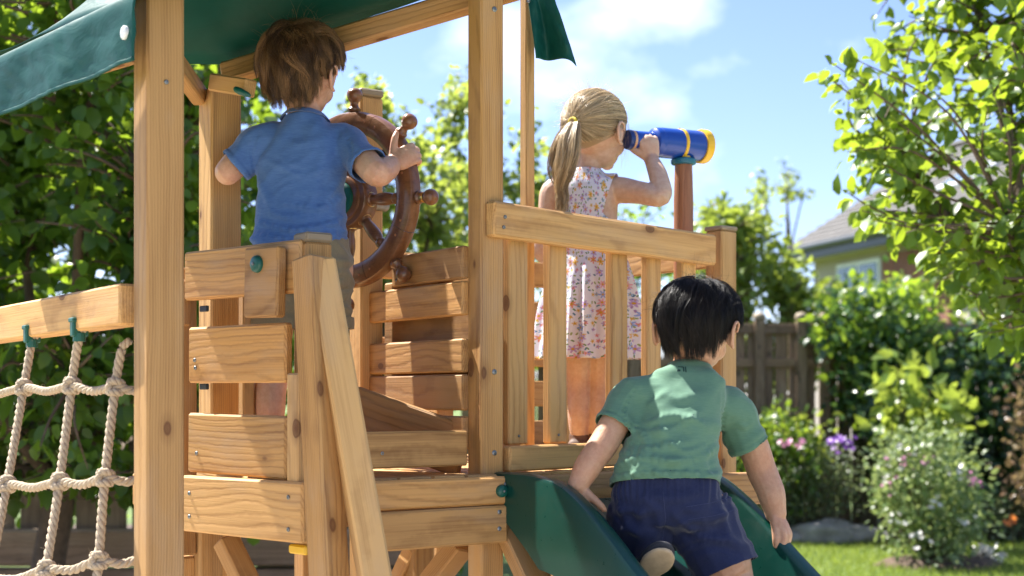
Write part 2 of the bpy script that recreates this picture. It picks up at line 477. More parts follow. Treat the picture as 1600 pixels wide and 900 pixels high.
petal_white = leaf_mat('white_petal', (.6, .56, .52), (.72, .69, .66), (.8, .78, .76), (.75, .72, .66), .3)
petal_orange = leaf_mat('orange_petal', (.7, .17, .02), (.75, .22, .03), (.8, .28, .04), (.8, .3, .05), .3)
bark_m = plain('bark', (.11, .075, .05), .85, .4, 24, bump=.8, bdist=.01)
stem_m = plain('green_brown_stem', (.09, .075, .035), .8, .35, 40)
# ------------------------------------------------------------------ play tower
DECK = 0.95
def XY(px, d, z): 
    v = P(px, HY, d); return Vector((v.x, v.y, z))
tower = thing('play_tower', 'wooden climbing tower with slatted railings and a raised deck under the canopy', 'play tower', (0.0, 3.4, 0))
Zc = CAM_Z
def up(px, d, z0, z1):
    return XY(px, d, z0), XY(px, d, z1)

def screw(p, n, parent, r=.005):
    """pan head screw on a face with normal n"""
    n = unit(n); o = Vector(p)
    return geo_ob('screw', lathe_geo([(-.004, r), (.001, r), (.0022, r * .8), (.0026, r * .35), (.0012, r * .3), (.001, .0002)], 10, n, o), steel, parent)

def bolt_cap(p, n, parent, r=.019):
    n = unit(n); o = Vector(p)
    b = geo_ob('bolt_cap', lathe_geo([(-.003, r), (.003, r), (.007, r * .93), (.010, r * .75), (.011, r * .4), (.0115, r * .2), (.0115, .0005)], 22, n, o), green_plastic, parent)
    geo_ob('bolt_head', lathe_geo([(.011, r * .2), (.0135, r * .2), (.0145, r * .12), (.0145, .0003)], 8, n, o), steel, b)
    return b

th = math.radians(35)
U = Vector((math.cos(th), math.sin(th), 0)); Vd = Vector((-math.sin(th), math.cos(th), 0))
def post(name, px, d, s, z0, z1, mat=wood, rot=None, corner=True, par=None):
    """square post whose nearest edge is at pixel column px, depth d"""
    a = th if rot is None else rot
    u = Vector((math.cos(a), math.sin(a), 0)); v = Vector((-math.sin(a), math.cos(a), 0))
    base = XY(px, d, 0) + (u * s / 2 + v * s / 2 if corner else Vector())
    o = board(name, base + Vector((0, 0, z0)), base + Vector((0, 0, z1)), s, s, mat, par or tower, up=v, c=.005)
    return o, base

# main posts
A, Ab = post('post', 230, 2.78, .0775, 0, Zc + .95, wood_b)
C, Cb = post('post', 330, 3.50, .081, 0, Zc + .765, wood_b)
K, Kb = post('post', 479, 3.00, .0615, Zc - .185, Zc + .328, wood)
B, Bb = post('post', 752, 3.265, .0625, 0, Zc + 1.05, wood, rot=math.radians(33))
E, Eb = post('post', 1128, 3.93, .064, 0, Zc + .462, wood_b, rot=math.radians(40))
Q, Qb = post('post', 572, 3.70, .066, 0, Zc + .775, wood_b, corner=False)
# weathered caps
def cap(post_o, base, s, z, h, a, mat=wood_grey):
    bm = chamfer_box(s, s, h, .006)
    me = bpy.data.meshes.new('cap'); bm.to_mesh(me); bm.free()
    return ob('cap', me, mat, post_o, Matrix.Translation(base + Vector((0, 0, z + h / 2 + .0005))) @ Matrix.Rotation(a, 4, 'Z'))
cap(K, Kb, .064, Zc + .328, .021, th)
cap(E, Eb, .067, Zc + .462, .012, math.radians(40))
cap(Q, Qb, .069, Zc + .775, .02, th, wood_grey)

# A: screws and joint plate
screw(Ab - Vd * .039 + Vector((.0, 0, .62 + Zc)), -Vd, A)
Bv = Vector((math.cos(math.radians(33)), math.sin(math.radians(33)), 0)); Bw = Vector((-Bv.y, Bv.x, 0))
for py in (12, 581, 708):
    z = Zc - (py - HY) / F * 3.27
    screw(Bb - Bw * .0315 + Bv * (.004) + Vector((0, 0, z)), -Bw, B, .0065)

# left railing: boards from the corner K to the post behind A
KL = XY(479, 2.985, 0); LL = XY(291, 3.30, 0)
dl = (LL - KL).normalized(); nl = Vector((dl.y, -dl.x, 0)); nl = nl if nl.y < 0 else -nl    # towards the camera
def left_board(pxa, pxb, ytop_a, ytop_b, h, t=.022, off=0.0, mat=wood, name='plank'):
    """board on the left railing between columns pxa (left) and pxb (right)"""
    def at(px):
        k = (px - 800) / F
        s = (k * KL.y - KL.x) / (dl.x - k * dl.y); return KL + dl * s
    a, b = at(pxa), at(pxb)
    za = Zc - (ytop_a - HY) / F * a.y; zb = Zc - (ytop_b - HY) / F * b.y
    z = (za + zb) / 2
    a = a + nl * off; b = b + nl * off
    return board(name, a + Vector((0, 0, za - h / 2)), b + Vector((0, 0, zb - h / 2)), h, t, mat, tower, up=(0, 0, 1), c=.005)
r_top = left_board(284, 466, 394, 373, .112, .03, -.02)
pl2 = left_board(300, 452, 512, 504, .128)
pl3 = left_board(299, 452, 645, 650, .136)
fas = left_board(299, 488, 742, 753, .128, .03, .012, wood_b)
# thicker block with the green bolt, screwed over the rail end
blk = left_board(396, 449, 389, 385, .152, .026, .014, wood)
def on_left(px, py, off):
    k = (px - 800) / F; s = (k * KL.y - KL.x) / (dl.x - k * dl.y); p = KL + dl * s
    return Vector((p.x, p.y, Zc - (py - HY) / F * p.y)) + nl * off
bolt_cap(on_left(419, 414, .028), nl, blk, .0188)
for (px, py, par, off) in ((311, 563, pl2, .0115), (314, 708, pl3, .0115), (312, 770, fas, .0275), (312, 806, fas, .0275), (467, 776, fas, .0275), (467, 826, fas, .0275), (312, 575, pl2, .0115)):
    screw(on_left(px, py, off), nl, par, .005)
# battens behind the boards, left end
bt = post('batten', 284, 3.345, .042, Zc - .375, Zc + .305, wood_dark, rot=math.radians(42))[0]
bt2 = post('batten', 279, 3.36, .046, 0, Zc - .38, wood_b, rot=math.radians(42))[0]
st = post('stop_block', 286, 3.318, .022, Zc + .165, Zc + .275, wood_dark, rot=math.radians(42))[0]
# lower inner post right of A (supports the deck)
post('post', 312, 3.36, .06, 0, DECK - .135, wood_b)
for (px, py) in ((311, 482), (311, 604)):
    a = on_left(px, py, -.014)
    mb = MB(); bm = chamfer_box(.03, .008, .014, .002)
    me = bpy.data.meshes.new('bracket'); bm.to_mesh(me); bm.free()
    ob('bracket', me, black_steel, tower, mat4(dl, nl, Vector((0, 0, 1)), a))
# inner upright seen through the gaps right of C
board('upright', XY(385, 3.42, DECK), XY(385, 3.42, Zc + .25), .03, .03, wood_dark, tower, up=U)
board('upright', XY(462, 2.998, DECK - .01), XY(462, 2.998, Zc + .05), .04, .02, wood_b, tower, up=dl)

# the two raking struts below K
k1 = board('strut', P(487, 404, 2.965), P(519, 985, 2.83), .062, .062, wood, tower, up=U + Vd * .25, c=.005)
k2 = board('strut', P(499, 410, 2.975), P(600, 985, 2.80), .060, .060, wood_b, tower, up=U - Vd * .35, c=.005)
screw(P(498, 655, 2.875), (-.2, -1, 0), k1, .005)

# right fascia K to B, two boards
f0 = XY(560, 3.06, 0); f1 = XY(787, 3.262, 0)
nf = Vector((f1.y - f0.y, -(f1.x - f0.x), 0)).normalized()
fa = board('fascia_board', f0 + Vector((0, 0, DECK - .036)), f1 + Vector((0, 0, DECK - .036)), .064, .03, wood, tower, c=.005)
fb = board('fascia_board', f0 + nf * .004 + Vector((0, 0, DECK - .115)), f1 + nf * .004 + Vector((0, 0, DECK - .112)), .086, .03, wood, tower, c=.005)
bolt_cap(XY(778, 3.252, Zc - .2145) + nf * .0155, nf, fa, .0145)
for z in (Zc - .262, Zc - .300): screw(XY(773, 3.25, z) + nf * .0195, nf, fb, .0055)
screw(XY(600, 3.1, Zc - .24) + nf * .0155, nf, fa, .004)
# low board on the deck between K and B
lb = board('plank', XY(545, 3.10, Zc - .118), XY(727, 3.29, Zc - .118), .082, .022, wood, tower)
screw(XY(593, 3.15, Zc - .125) + nf * .0115, nf, lb, .0045)

# inner wall B to Q, boards with gaps
q0 = XY(728, 3.31, 0); q1 = XY(566, 3.72, 0)
nq = Vector((q1.y - q0.y, -(q1.x - q0.x), 0)).normalized(); nq = nq if nq.y < 0 else -nq
for i, (zt, zb, a) in enumerate(((.352, .275, .66), (.270, .190, 1.0), (.136, .057, 1.0), (.053, -.032, 1.0), (-.045, -.120, 1.0))):
    qe = q0 + (q1 - q0) * a
    p = board('plank', q0 + Vector((0, 0, Zc + (zt + zb) / 2)), qe + Vector((0, 0, Zc + (zt + zb) / 2)), zt - zb, .02, wood_dark if i != 1 else wood, tower, c=.004)
    for dz in (-.022, .022):
        screw(q0 + (q1 - q0) * (a - .05) + nq * .0105 + Vector((0, 0, Zc + (zt + zb) / 2 + dz)), nq, p, .0032)
# outer skin of the same wall, showing through the gaps
for zt, zb in ((.30, .225), (.205, .10), (.10, .0)):
    o_ = -nq * .06
    board('plank', q0 + o_ + Vector((0, 0, Zc + (zt + zb) / 2)), q0 + (q1 - q0) * .95 + o_ + Vector((0, 0, Zc + (zt + zb) / 2)), zt - zb - .006, .018, wood_dark, tower)
# sloping stringer behind the low board
sl = board('stringer', P(548, 642, 3.45), P(726, 706, 3.34), .125, .026, wood_dark, tower, c=.004)

# railing B to E
R0 = XY(752, 3.265, 0); R1 = XY(1128, 3.93, 0); dr = (R1 - R0).normalized(); nr = Vector((dr.y, -dr.x, 0))
def on_r(px):
    k = (px - 800) / F; s = (k * R0.y - R0.x) / (dr.x - k * dr.y); return R0 + dr * s
ra = on_r(757); rb = on_r(1111)
rail = board('top_rail', ra + nr * .017 + Vector((0, 0, Zc + .408)), rb + nr * .004 + Vector((0, 0, Zc + .400)), .083, .032, wood_b, tower, c=.006)
for (px, py) in ((773, 341), (771, 357)):
    p = on_r(px); screw(Vector((p.x, p.y, Zc - (py - HY) / F * p.y)) + nr * .034, nr, rail, .0045)
board('bottom_rail', on_r(787) + nr * .006 + Vector((0, 0, DECK + .033)), on_r(1112) + nr * .006 + Vector((0, 0, DECK + .033)), .06, .03, wood_b, tower, c=.005)
for px in (815, 877, 973, 1027, 1082):
    p = on_r(px)
    s_ = board('slat', p - nr * .021 + Vector((0, 0, DECK + .0645)), p - nr * .021 + Vector((0, 0, Zc + .43)), .066 if px < 1000 else .060, .024, wood_b if px != 973 else wood, tower, up=dr, c=.004)
    screw(p - nr * .0088 + Vector((0, 0, DECK + .085)), nr, s_, .0035)

# far railing on the back of the deck
G0 = Bb + Vd * .86; G1 = Eb + Vd * .72
for zt, zb in ((.425, .345), (.30, .22), (.175, .095), (.05, -.03), (-.075, -.16)):
    board('plank', Vector((G0.x, G0.y, Zc + (zt + zb) / 2)), Vector((G1.x, G1.y, Zc + (zt + zb) / 2)), zt - zb, .022, wood_dark, tower)
for g in (G0, (G0 + G1) / 2, G1):
    board('post', Vector((g.x, g.y, 0)) + Vd * .045, Vector((g.x, g.y, Zc + .44)) + Vd * .045, .06, .06, wood_dark, tower, up=Vd)
# side rail from E back, just visible above the top rail
board('plank', Eb + Vector((0, 0, Zc + .40)) + Vd * .03, G1 + Vector((0, 0, Zc + .40)), .075, .022, wood, tower)

# deck boards, running front to back
K0 = XY(479, 2.99, 0)
u_dir = (f1 - f0).normalized(); v_dir = Vector((-u_dir.y, u_dir.x, 0))
nb = 18
for i in range(nb):
    ua = -.12 + i * .0865
    if ua < -.05: continue
    v0 = 0.01 if ua < .45 else .01 + (ua - .45) * .28
    if ua < 0: v0 = -ua * 3.2 + .02
    v1 = 1.02 if ua > .03 else .62
    p0 = K0 + u_dir * (ua + .043) + v_dir * v0; p1 = K0 + u_dir * (ua + .043) + v_dir * v1
    board('deck_board', p0 + Vector((0, 0, DECK - .011)), p1 + Vector((0, 0, DECK - .011)), .081, .022, wood_b, tower, up=u_dir, c=.003)
# joists and legs under the deck
for vv in (.12, .55, .97):
    p0 = K0 + v_dir * vv - u_dir * .05; p1 = K0 + v_dir * vv + u_dir * 1.42
    board('joist', p0 + Vector((0, 0, DECK - .068)), p1 + Vector((0, 0, DECK - .068)), .085, .04, wood_dark, tower)
board('knee_brace', P(352, 842, 3.30), P(412, 965, 3.26), .05, .05, wood_dark, tower, up=U)
board('knee_brace', P(722, 850, 3.40), P(632, 965, 3.48), .055, .05, wood_dark, tower, up=U)
board('knee_brace', P(655, 850, 3.75), P(600, 965, 3.82), .055, .05, wood_b, tower, up=U)
board('knee_brace', P(786, 800, 3.31), P(862, 965, 3.24), .075, .04, wood, tower, up=U)
board('post', XY(655, 3.75, 0), XY(655, 3.75, DECK - .115), .06, .06, wood_b, tower, up=U)
# yellow foot rest bracket under the deck
geo = chamfer_box(.06, .03, .02, .004); me = bpy.data.meshes.new('bracket'); geo.to_mesh(me); geo.free()
ob('bracket', me, yellow_plastic, tower, mat4(dl, nl, Vector((0, 0, 1)), P(472, 858, 3.02)))

# roof frame
Zr = Zc
raf = board('rafter', P(352, 116, 3.66), P(812, -22, 3.345), .052, .05, wood_dark, tower, c=.005)
board('roof_beam', XY(234, 2.90, Zc + .752), XY(312, 3.56, Zc + .752), .046, .035, wood_dark, tower)
tb = board('tie_block', P(334, 129, 3.46), P(392, 138, 3.37), .042, .035, wood_b, tower, c=.004)
board('roof_beam', Ab + Vector((-.06, .05, Zc + .705)), P(-60, 162, 3.42), .05, .034, wood_dark, tower)

# ------------------------------------------------------------------ roof canopy
canopy = thing('roof_canopy', 'dark green tarpaulin roof with hanging side flap over the tower', 'canopy', (-.6, 3.0, Zc + .8))
def grid_mesh(name, fn, nu, nv, thick=.0015):
    V = []; Q_ = []
    for j in range(nv + 1):
        for i in range(nu + 1):
            V.append(fn(i / nu, j / nv))
    for j in range(nv):
        for i in range(nu):
            a = j * (nu + 1) + i; Q_.append((a, a + 1, a + nu + 2, a + nu + 1))
    me = mesh_np(name, V, quads=Q_, smooth=True); return me
def add_solid(o, t, offset=-1):
    md = o.modifiers.new('thickness', 'SOLIDIFY'); md.thickness = t; md.offset = offset; return o
aL = Vector((-.683, 2.715, Zc + .775)); vL = Vector((-1.27, 3.42, Zc + .785))
cB = P(352, 101, 3.70); bB = P(812, -52, 3.42)
fR = Vector((bB.x + .05, 2.45, bB.z + .02))
def roof(u_, v_):      # u_: left to right, v_: front to back
    fr = aL.lerp(fR, u_)
    bk = (vL + Vector((0, 0, .03))).lerp(cB, u_ / .37) if u_ < .37 else cB.lerp(bB, (u_ - .37) / .63)
    p = fr.lerp(bk, v_)
    p.z += .30 * (1 - abs(2 * v_ - 1)) * min(1, u_ / .3) + .004 * mnoise.noise(p * 9)
    return p
o = ob('roof_sheet', grid_mesh('roof_sheet', roof, 40, 24), tarp_m, canopy); add_solid(o, .0015, 1)
def valance(u_, v_):   # u_: from A outwards, v_: down
    top = aL.lerp(vL, u_) + Vector((-.006, -.004, .004))
    nrm = Vector((-.81, -.59, 0))
    drop = .142 + .006 * u_
    if v_ < .22:
        a_ = v_ / .22 * math.pi / 2
        p = top + Vector((0, 0, -.030 * (1 - math.cos(a_)))) + nrm * (.030 * math.sin(a_) - .030)
    else:
        p = top + Vector((0, 0, -.030 - (drop - .03) * (v_ - .22) / .78))
    wv = .006 * math.sin(u_ * 17 + 1.1 * math.sin(u_ * 5)) * v_ + .0035 * math.sin(u_ * 60 + v_ * 9 + 2 * math.sin(u_ * 13)) * (.3 + .7 * mnoise.noise(Vector((u_ * 5, v_ * 2, 9)))) + .0028 * mnoise.noise(Vector((u_ * 9, v_ * 3.5, 2))) + .0022 * mnoise.noise(Vector((u_ * 34 + v_ * 14, v_ * 5, 5)))
    p += nrm * (wv * min(1, v_ * 2.5) + .030)
    return p
o = ob('side_flap', grid_mesh('side_flap', valance, 90, 18), tarp_m, canopy); add_solid(o, .0022, 1)
def hem(u_, v_): 
    p = valance(u_, .955 + .05 * v_); return p + Vector((-.81, -.59, 0)) * .002
hm = ob('hem', grid_mesh('hem', hem, 90, 3), tarp_m, o); add_solid(hm, .003, 1)
pb = valance(.035, .60)
sn = geo_ob('press_stud', lathe_geo([(-.004, .0135), (.002, .0135), (.004, .011), (.0042, .007), (.0025, .0065), (.0025, .0025), (.0045, .002), (.0045, .0002)], 20, (-.81, -.59, 0), pb + Vector((-.81, -.59, 0)) * .004), plain('white_enamel', (.75, .76, .75), .35, .05, 40), canopy)
tg = geo_ob('toggle', tube_geo(spline([P(366, 138, 3.35), P(378, 144, 3.345), P(392, 150, 3.345)], 5), [.004, .0065, .0075, .008, .0085, .008, .0075, .007, .006, .004, .002], 10), green_plastic, canopy)

# ------------------------------------------------------------------ cargo net
net = thing('climbing_net', 'knotted hemp rope climbing net hanging from a beam beside the tower', 'climbing net', (-1.1, 2.9, 0))
nbeam = board('beam', P(205, 476, 2.86), P(-70, 520, 3.82), .084, .05, wood_b, net, c=.005)
def rope(path, R=.0098, name='rope', step=.0055, parent=net):
    pts = spline(path, 14)
    # resample evenly
    seg = [0.0]
    for a, b in zip(pts, pts[1:]): seg.append(seg[-1] + (b - a).length)
    n = max(6, int(seg[-1] / step)); out = []; j = 0
    for i in range(n + 1):
        s = seg[-1] * i / n
        while j < len(seg) - 2 and seg[j + 1] < s: j += 1
        t = (s - seg[j]) / max(1e-9, seg[j + 1] - seg[j]); out.append(pts[j].lerp(pts[j + 1], t))
    mb = MB(); nrm = (out[1] - out[0]).orthogonal().normalized(); strands = [[], [], []]
    for i, p in enumerate(out):
        t = (out[min(i + 1, n)] - out[max(i - 1, 0)]).normalized()
        nrm = (nrm - t * nrm.dot(t)).normalized(); b = t.cross(nrm)
        for k in range(3):
            a = 2 * math.pi * (k / 3) - i * step / (R * 5.0) * 2 * math.pi
            strands[k].append(p + (nrm * math.cos(a) + b * math.sin(a)) * R * .50)
    for s in strands: mb.add(*tube_geo(s, R * .56, 6))
    # stray fibres
    for i in range(int(seg[-1] * 160)):
        p = random.choice(out); d = Vector((random.gauss(0, 1), random.gauss(0, 1), random.gauss(0, 1))).normalized()
        q = p + d * R; e = q + (d + Vector((random.gauss(0, .7), 0, random.gauss(0, .7)))) * random.uniform(.002, .007)
        mb.add(*tube_geo([q, q.lerp(e, .5) + Vector((0, 0, .0006)), e], [.0003, .00025, .0001], 3, False))
    return ob(name, mb.mesh(name, True), rope_m, parent)
def knot(p, d1, d2, R=.0102):
    """two turns of rope wrapped round a crossing"""
    mb = MB(); d1 = unit(d1); d2 = unit(d2); n = d1.cross(d2).normalized()
    for (ax, sh, rr, tl) in ((d1, -.009, 1.18, .28), (d1, .010, 1.15, -.3), (d2, .0, 1.25, .35)):
        a = (ax + n * tl * .6 + d2 * tl * .4).normalized(); e1 = a.orthogonal().normalized(); e2 = a.cross(e1)
        path = [p + a * sh + (e1 * math.cos(t) + e2 * math.sin(t)) * R * rr for t in np.linspace(0, 2 * math.pi, 26)]
        nrm = None
        for k in range(3):
            st = []
            for i, q in enumerate(path):
                t = (path[(i + 1) % 25] - path[i - 1]).normalized(); x = (q - p - a * sh).normalized(); y = t.cross(x)
                w = 2 * math.pi * (k / 3) + i * .75
                st.append(q + (x * math.cos(w) + y * math.sin(w)) * R * .40)
            mb.add(*tube_geo(st, R * .5, 6))
    return ob('knot', mb.mesh('knot', True), rope_m, net)
# net nodes: columns of the photo at three visible knot rows, then on down to the ground
rows_y = [(605, 3.02), (750, 2.90), (890, 2.80)]
cols = {  # column: top hook (px,py,d), then knots
    -1: [(-22, 552, 3.58), (-62, 618, 3.52), (-100, 770, 3.40), (-135, 915, 3.28)],
    0: [(50, 532, 3.29), (37, 606, 3.26), (11, 757, 3.16), (-18, 905, 3.06)],
    1: [(124, 522, 3.05), (112, 603, 3.07), (93, 753, 3.00), (72, 890, 2.92)],
    2: [(190, 545, 2.95), (180, 605, 2.955), (164, 747, 2.91), (154, 876, 2.87)],
}
pts_c = {}
for c, lst in cols.items():
    pts = [P(*q) for q in lst]
    dwn = (pts[-1] - pts[-2]); last = pts[-1].copy()
    while last.z > .08:
        last = last + dwn * .92; pts.append(last.copy())
    pts[-1].z = .03
    pts_c[c] = pts
    rope(pts)
    top = pts[0]
    rope([top + Vector((0, 0, .004)), top + Vector((.012, -.002, .012)), top + Vector((.016, 0, .018))], .0085, 'rope_tail')
nrow = min(len(p) for p in pts_c.values())
for r in range(1, nrow - 1):
    path = []
    for c in (-1, 0, 1, 2):
        path.append(pts_c[c][r])
    ext = path[-1] + Vector((.085, .02, .004))
    full = []
    for a, b in zip(path + [ext], (path + [ext])[1:]):
        full += [a, a.lerp(b, .5) + Vector((0, 0, -.010))]
    full.append(ext)
    rope(full)
    for c in (-1, 0, 1, 2):
        pr = pts_c[c]; knot(pr[r], pr[r + 1] - pr[r - 1], path[1] - path[0])
for c in (0, 1):
    p = pts_c[c][0]; bx = (P(205, 476, 2.86) - P(-70, 520, 3.82)).normalized()
    mb = MB()
    def addbox(cx, sx, sy, sz, ch=.003):
        bm = chamfer_box(sx, sy, sz, ch); bm.verts.index_update()
        ny = Vector((bx.y, -bx.x, 0)).normalized(); M = mat4(bx, ny, Vector((0, 0, 1)), cx)
        mb.add([M @ v.co for v in bm.verts], [[v.index for v in f.verts] for f in bm.faces]); bm.free()
    addbox(p + Vector((0, 0, .012)), .020, .036, .036)
    addbox(p + Vector((0, 0, .030)), .028, .040, .010)
    addbox(p + bx * .022 + Vector((0, 0, .013)), .026, .013, .012)
    mb.add(*tube_geo([p + Vector((0, 0, -.016)), p + Vector((0, 0, .002))], .0135, 14))
    ob('hook_clip', mb.mesh('hook_clip'), green_plastic, net)
# ground stakes for the net
for c in (-1, 0, 1, 2):
    e = pts_c[c][-1]
    geo_ob('stake', lathe_geo([(-.03, .02), (.06, .02), (.065, .015), (.065, .001)], 10, (0, 0, 1), Vector((e.x, e.y, .0))), wood_dark, net)

# ------------------------------------------------------------------ ship's wheel
hubp = P(548, 313, 3.60); wn_ = Vector((-.60, -.80, 0)).normalized(); wt = Vector((.80, -.60, 0)).normalized(); wz = Vector((0, 0, 1))
wheel = thing('ship_wheel', 'varnished brown ship steering wheel with turned handles in front of blue shirt boy', 'ship wheel', hubp)
def wp(r, a, h): return hubp + (wt * math.cos(a) + wz * math.sin(a)) * r + wn_ * h
Ro, Ri = .222, .168
prof = [(Ri, -.016), (Ri, .016), (Ri + .006, .021), (Ri + .02, .0225), (Ro - .016, .0225), (Ro - .005, .018), (Ro, .010), (Ro, -.012), (Ro - .006, -.02), (Ri + .006, -.021)]
for s in range(8):
    a0 = math.radians(45 * s - 3 + 22.5) + .003; a1 = a0 + math.radians(45) - .006; n = 14; mb = MB(); V = []; Fc = []
    for i in range(n + 1):
        a = a0 + (a1 - a0) * i / n
        for (r, h) in prof: V.append(wp(r, a, h))
    m = len(prof)
    for i in range(n):
        for k in range(m):
            k2 = (k + 1) % m; Fc.append((i * m + k, i * m + k2, (i + 1) * m + k2, (i + 1) * m + k))
    Fc.append(tuple(range(m))); Fc.append(tuple(range(n * m + m - 1, n * m - 1, -1)))
    mb.add(V, Fc); me = mb.mesh('rim_segment'); bm = bmesh.new(); bm.from_mesh(me); bmesh.ops.recalc_face_normals(bm, faces=bm.faces); bm.to_mesh(me); bm.free()
    smooth_me(me, 35); ob('rim_segment', me, wood_varnish, wheel)
    # dowel pins
    for da in (.1, .69):
        geo_ob('peg', lathe_geo([(0, .0035), (.0012, .003), (.0012, .0003)], 8, wn_, wp(Ri + .03, a0 + da, .0225)), wood_pole, wheel)
for s in range(8):
    a = math.radians(45 * s - 3); ax = wt * math.cos(a) + wz * math.sin(a)
    sp = geo_ob('spoke', lathe_geo([(.05, .014), (.066, .0175), (.074, .0175), (.077, .0135), (.085, .0125), (.10, .0155), (.12, .0165), (.138, .0145), (.146, .0115), (.149, .014), (.156, .0145), (.160, .012), (.17, .012)], 18, ax, hubp), wood_varnish, wheel)
    geo_ob('ferrule', lathe_geo([(.0655, .0182), (.0665, .0187), (.072, .0187), (.073, .0182)], 18, ax, hubp), brass, sp)
    hd = geo_ob('handle', lathe_geo([(.218, .0105), (.224, .0155), (.230, .0165), (.234, .0125), (.241, .0095), (.247, .0105), (.251, .0150), (.257, .0185), (.264, .0202), (.271, .0196), (.277, .0160), (.281, .0100), (.2825, .002)], 20, ax, hubp), wood_varnish, wheel)
    if s in (0, 4): geo_ob('ferrule', lathe_geo([(.2355, .0128), (.2365, .0132), (.246, .0132), (.247, .0128)], 18, ax, hubp), brass, hd)
geo_ob('hub', lathe_geo([(-.045, .030), (-.03, .055), (-.022, .072), (.02, .074), (.026, .070), (.028, .058), (.033, .056), (.036, .050), (.036, .04)], 32, wn_, hubp), wood_varnish, wheel)
geo_ob('hub_cap', lathe_geo([(.034, .042), (.042, .041), (.047, .034), (.049, .02), (.049, .0005)], 28, wn_, hubp), green_plastic, wheel)
geo_ob('axle', lathe_geo([(-.13, .016), (-.03, .016)], 14, wn_, hubp), steel, wheel)

# ------------------------------------------------------------------ telescope on its pole
e0 = P(979, 218, 3.93); tax = Vector((.87, .49, .012)).normalized()
tel_b = XY(1068, 4.02, DECK)
tel = thing('toy_telescope', 'blue and yellow toy telescope mounted on a round brown pole', 'telescope', tel_b)
polez = Zc - (257 - HY) / F * 4.02
geo_ob('pole', lathe_geo([(0, .029), (.05, .029), (polez - DECK - .10, .0275), (polez - DECK - .03, .0255), (polez - DECK, .0245)], 22, (1, 0, 0), (0, 0, 0)), wood_pole, tel, M=mat4(Vector((0, 0, 1)), Vector((0, 1, 0)), Vector((-1, 0, 0)), tel_b))
geo_ob('collar', lathe_geo([(-.002, .024), (.0, .0335), (.004, .0355), (.012, .0355), (.016, .032), (.016, .02)], 28, (0, 0, 1), Vector((tel_b.x, tel_b.y, polez))), teal_plastic, tel)
geo_ob('mount', lathe_geo([(.014, .021), (.036, .021), (.04, .026), (.055, .028)], 24, (0, 0, 1), Vector((tel_b.x, tel_b.y, polez))), yellow_plastic, tel)
Lt = .30
brl = geo_ob('barrel', lathe_geo([(0.0828, .026), (0.0846, .031), (0.0900, .0385), (0.1008, .041), (0.1062, .0415), (0.1098, .0405), (0.1134, .0418), (0.2430, .0428), (0.2493, .0415)], 36, tax, e0), blue_plastic, tel)
geo_ob('eyepiece', lathe_geo([(0.0000, .020), (0.0000, .0255), (0.0054, .0275), (0.0108, .0275), (0.0144, .0255), (0.0144, .02)], 28, tax, e0), navy_plastic, tel)
geo_ob('eyepiece_ring', lathe_geo([(0.0144, .0262), (0.0153, .0268), (0.0207, .0268), (0.0216, .0262)], 28, tax, e0), plain('tan_plastic', (.62, .36, .2), .45, .1, 20), tel)
geo_ob('draw_tube', lathe_geo([(0.0198, .0245), (0.0270, .0262), (0.0765, .027), (0.0864, .027)], 28, tax, e0), blue_plastic, tel)
geo_ob('band', lathe_geo([(0.1746, .0425), (0.1755, .0442), (0.1800, .0446), (0.1845, .0442), (0.1854, .0425)], 36, tax, e0), yellow_plastic, brl)
geo_ob('end_ring', lathe_geo([(0.2466, .042), (0.2475, .047), (0.2511, .0485), (0.2673, .0485), (0.2709, .047), (0.2709, .038), (0.2628, .037)], 36, tax, e0), yellow_plastic, brl)
geo_ob('lens', lathe_geo([(0.2592, .0375), (0.2610, .02), (0.2610, .0005)], 28, tax, e0), navy_plastic, brl)
fs = e0 + tax * .18 + Vector((0, 0, .0445)) 
screw(fs, (0, -.2, 1), brl, .004)

# ------------------------------------------------------------------ flag
fl_b = XY(824, 3.52, DECK + .002)
flag = thing('flagpole', 'slim wooden flagpole with a drooping dark green pennant', 'flag', fl_b)
fp = board('pole', fl_b, fl_b + Vector((0, 0, 1.25)), .0275, .0275, wood_b, flag, up=U, c=.003)
def pennant(u_, v_):   # u_ along the hoist edge down, v_ out along the fly
    tl, bl = P(822, -20, 3.495), P(836, 94, 3.49); tr, br = P(866, -2, 3.46), P(901, 103, 3.47)
    p = tl.lerp(bl, u_).lerp(tr.lerp(br, u_), v_)
    mid = 4 * v_ * (1 - v_)
    p += Vector((0, 0, .010)) * mid * u_            # notch in the tail
    p += Vector((.1, -1, 0)) * (.018 * math.sin(v_ * 7.5 + .8 + u_ * 1.3) * (.25 + u_) + .004 * mnoise.noise(Vector((u_ * 6, v_ * 6, 1))))
    return p
o = ob('pennant', grid_mesh('pennant', pennant, 30, 30), flag_m, flag); add_solid(o, .0014, 0)
geo_ob('eyelet', lathe_geo([(-.003, .005), (.002, .005), (.003, .003), (.002, .001)], 12, (0, -1, 0), P(826, 2, 3.487)), steel, flag)

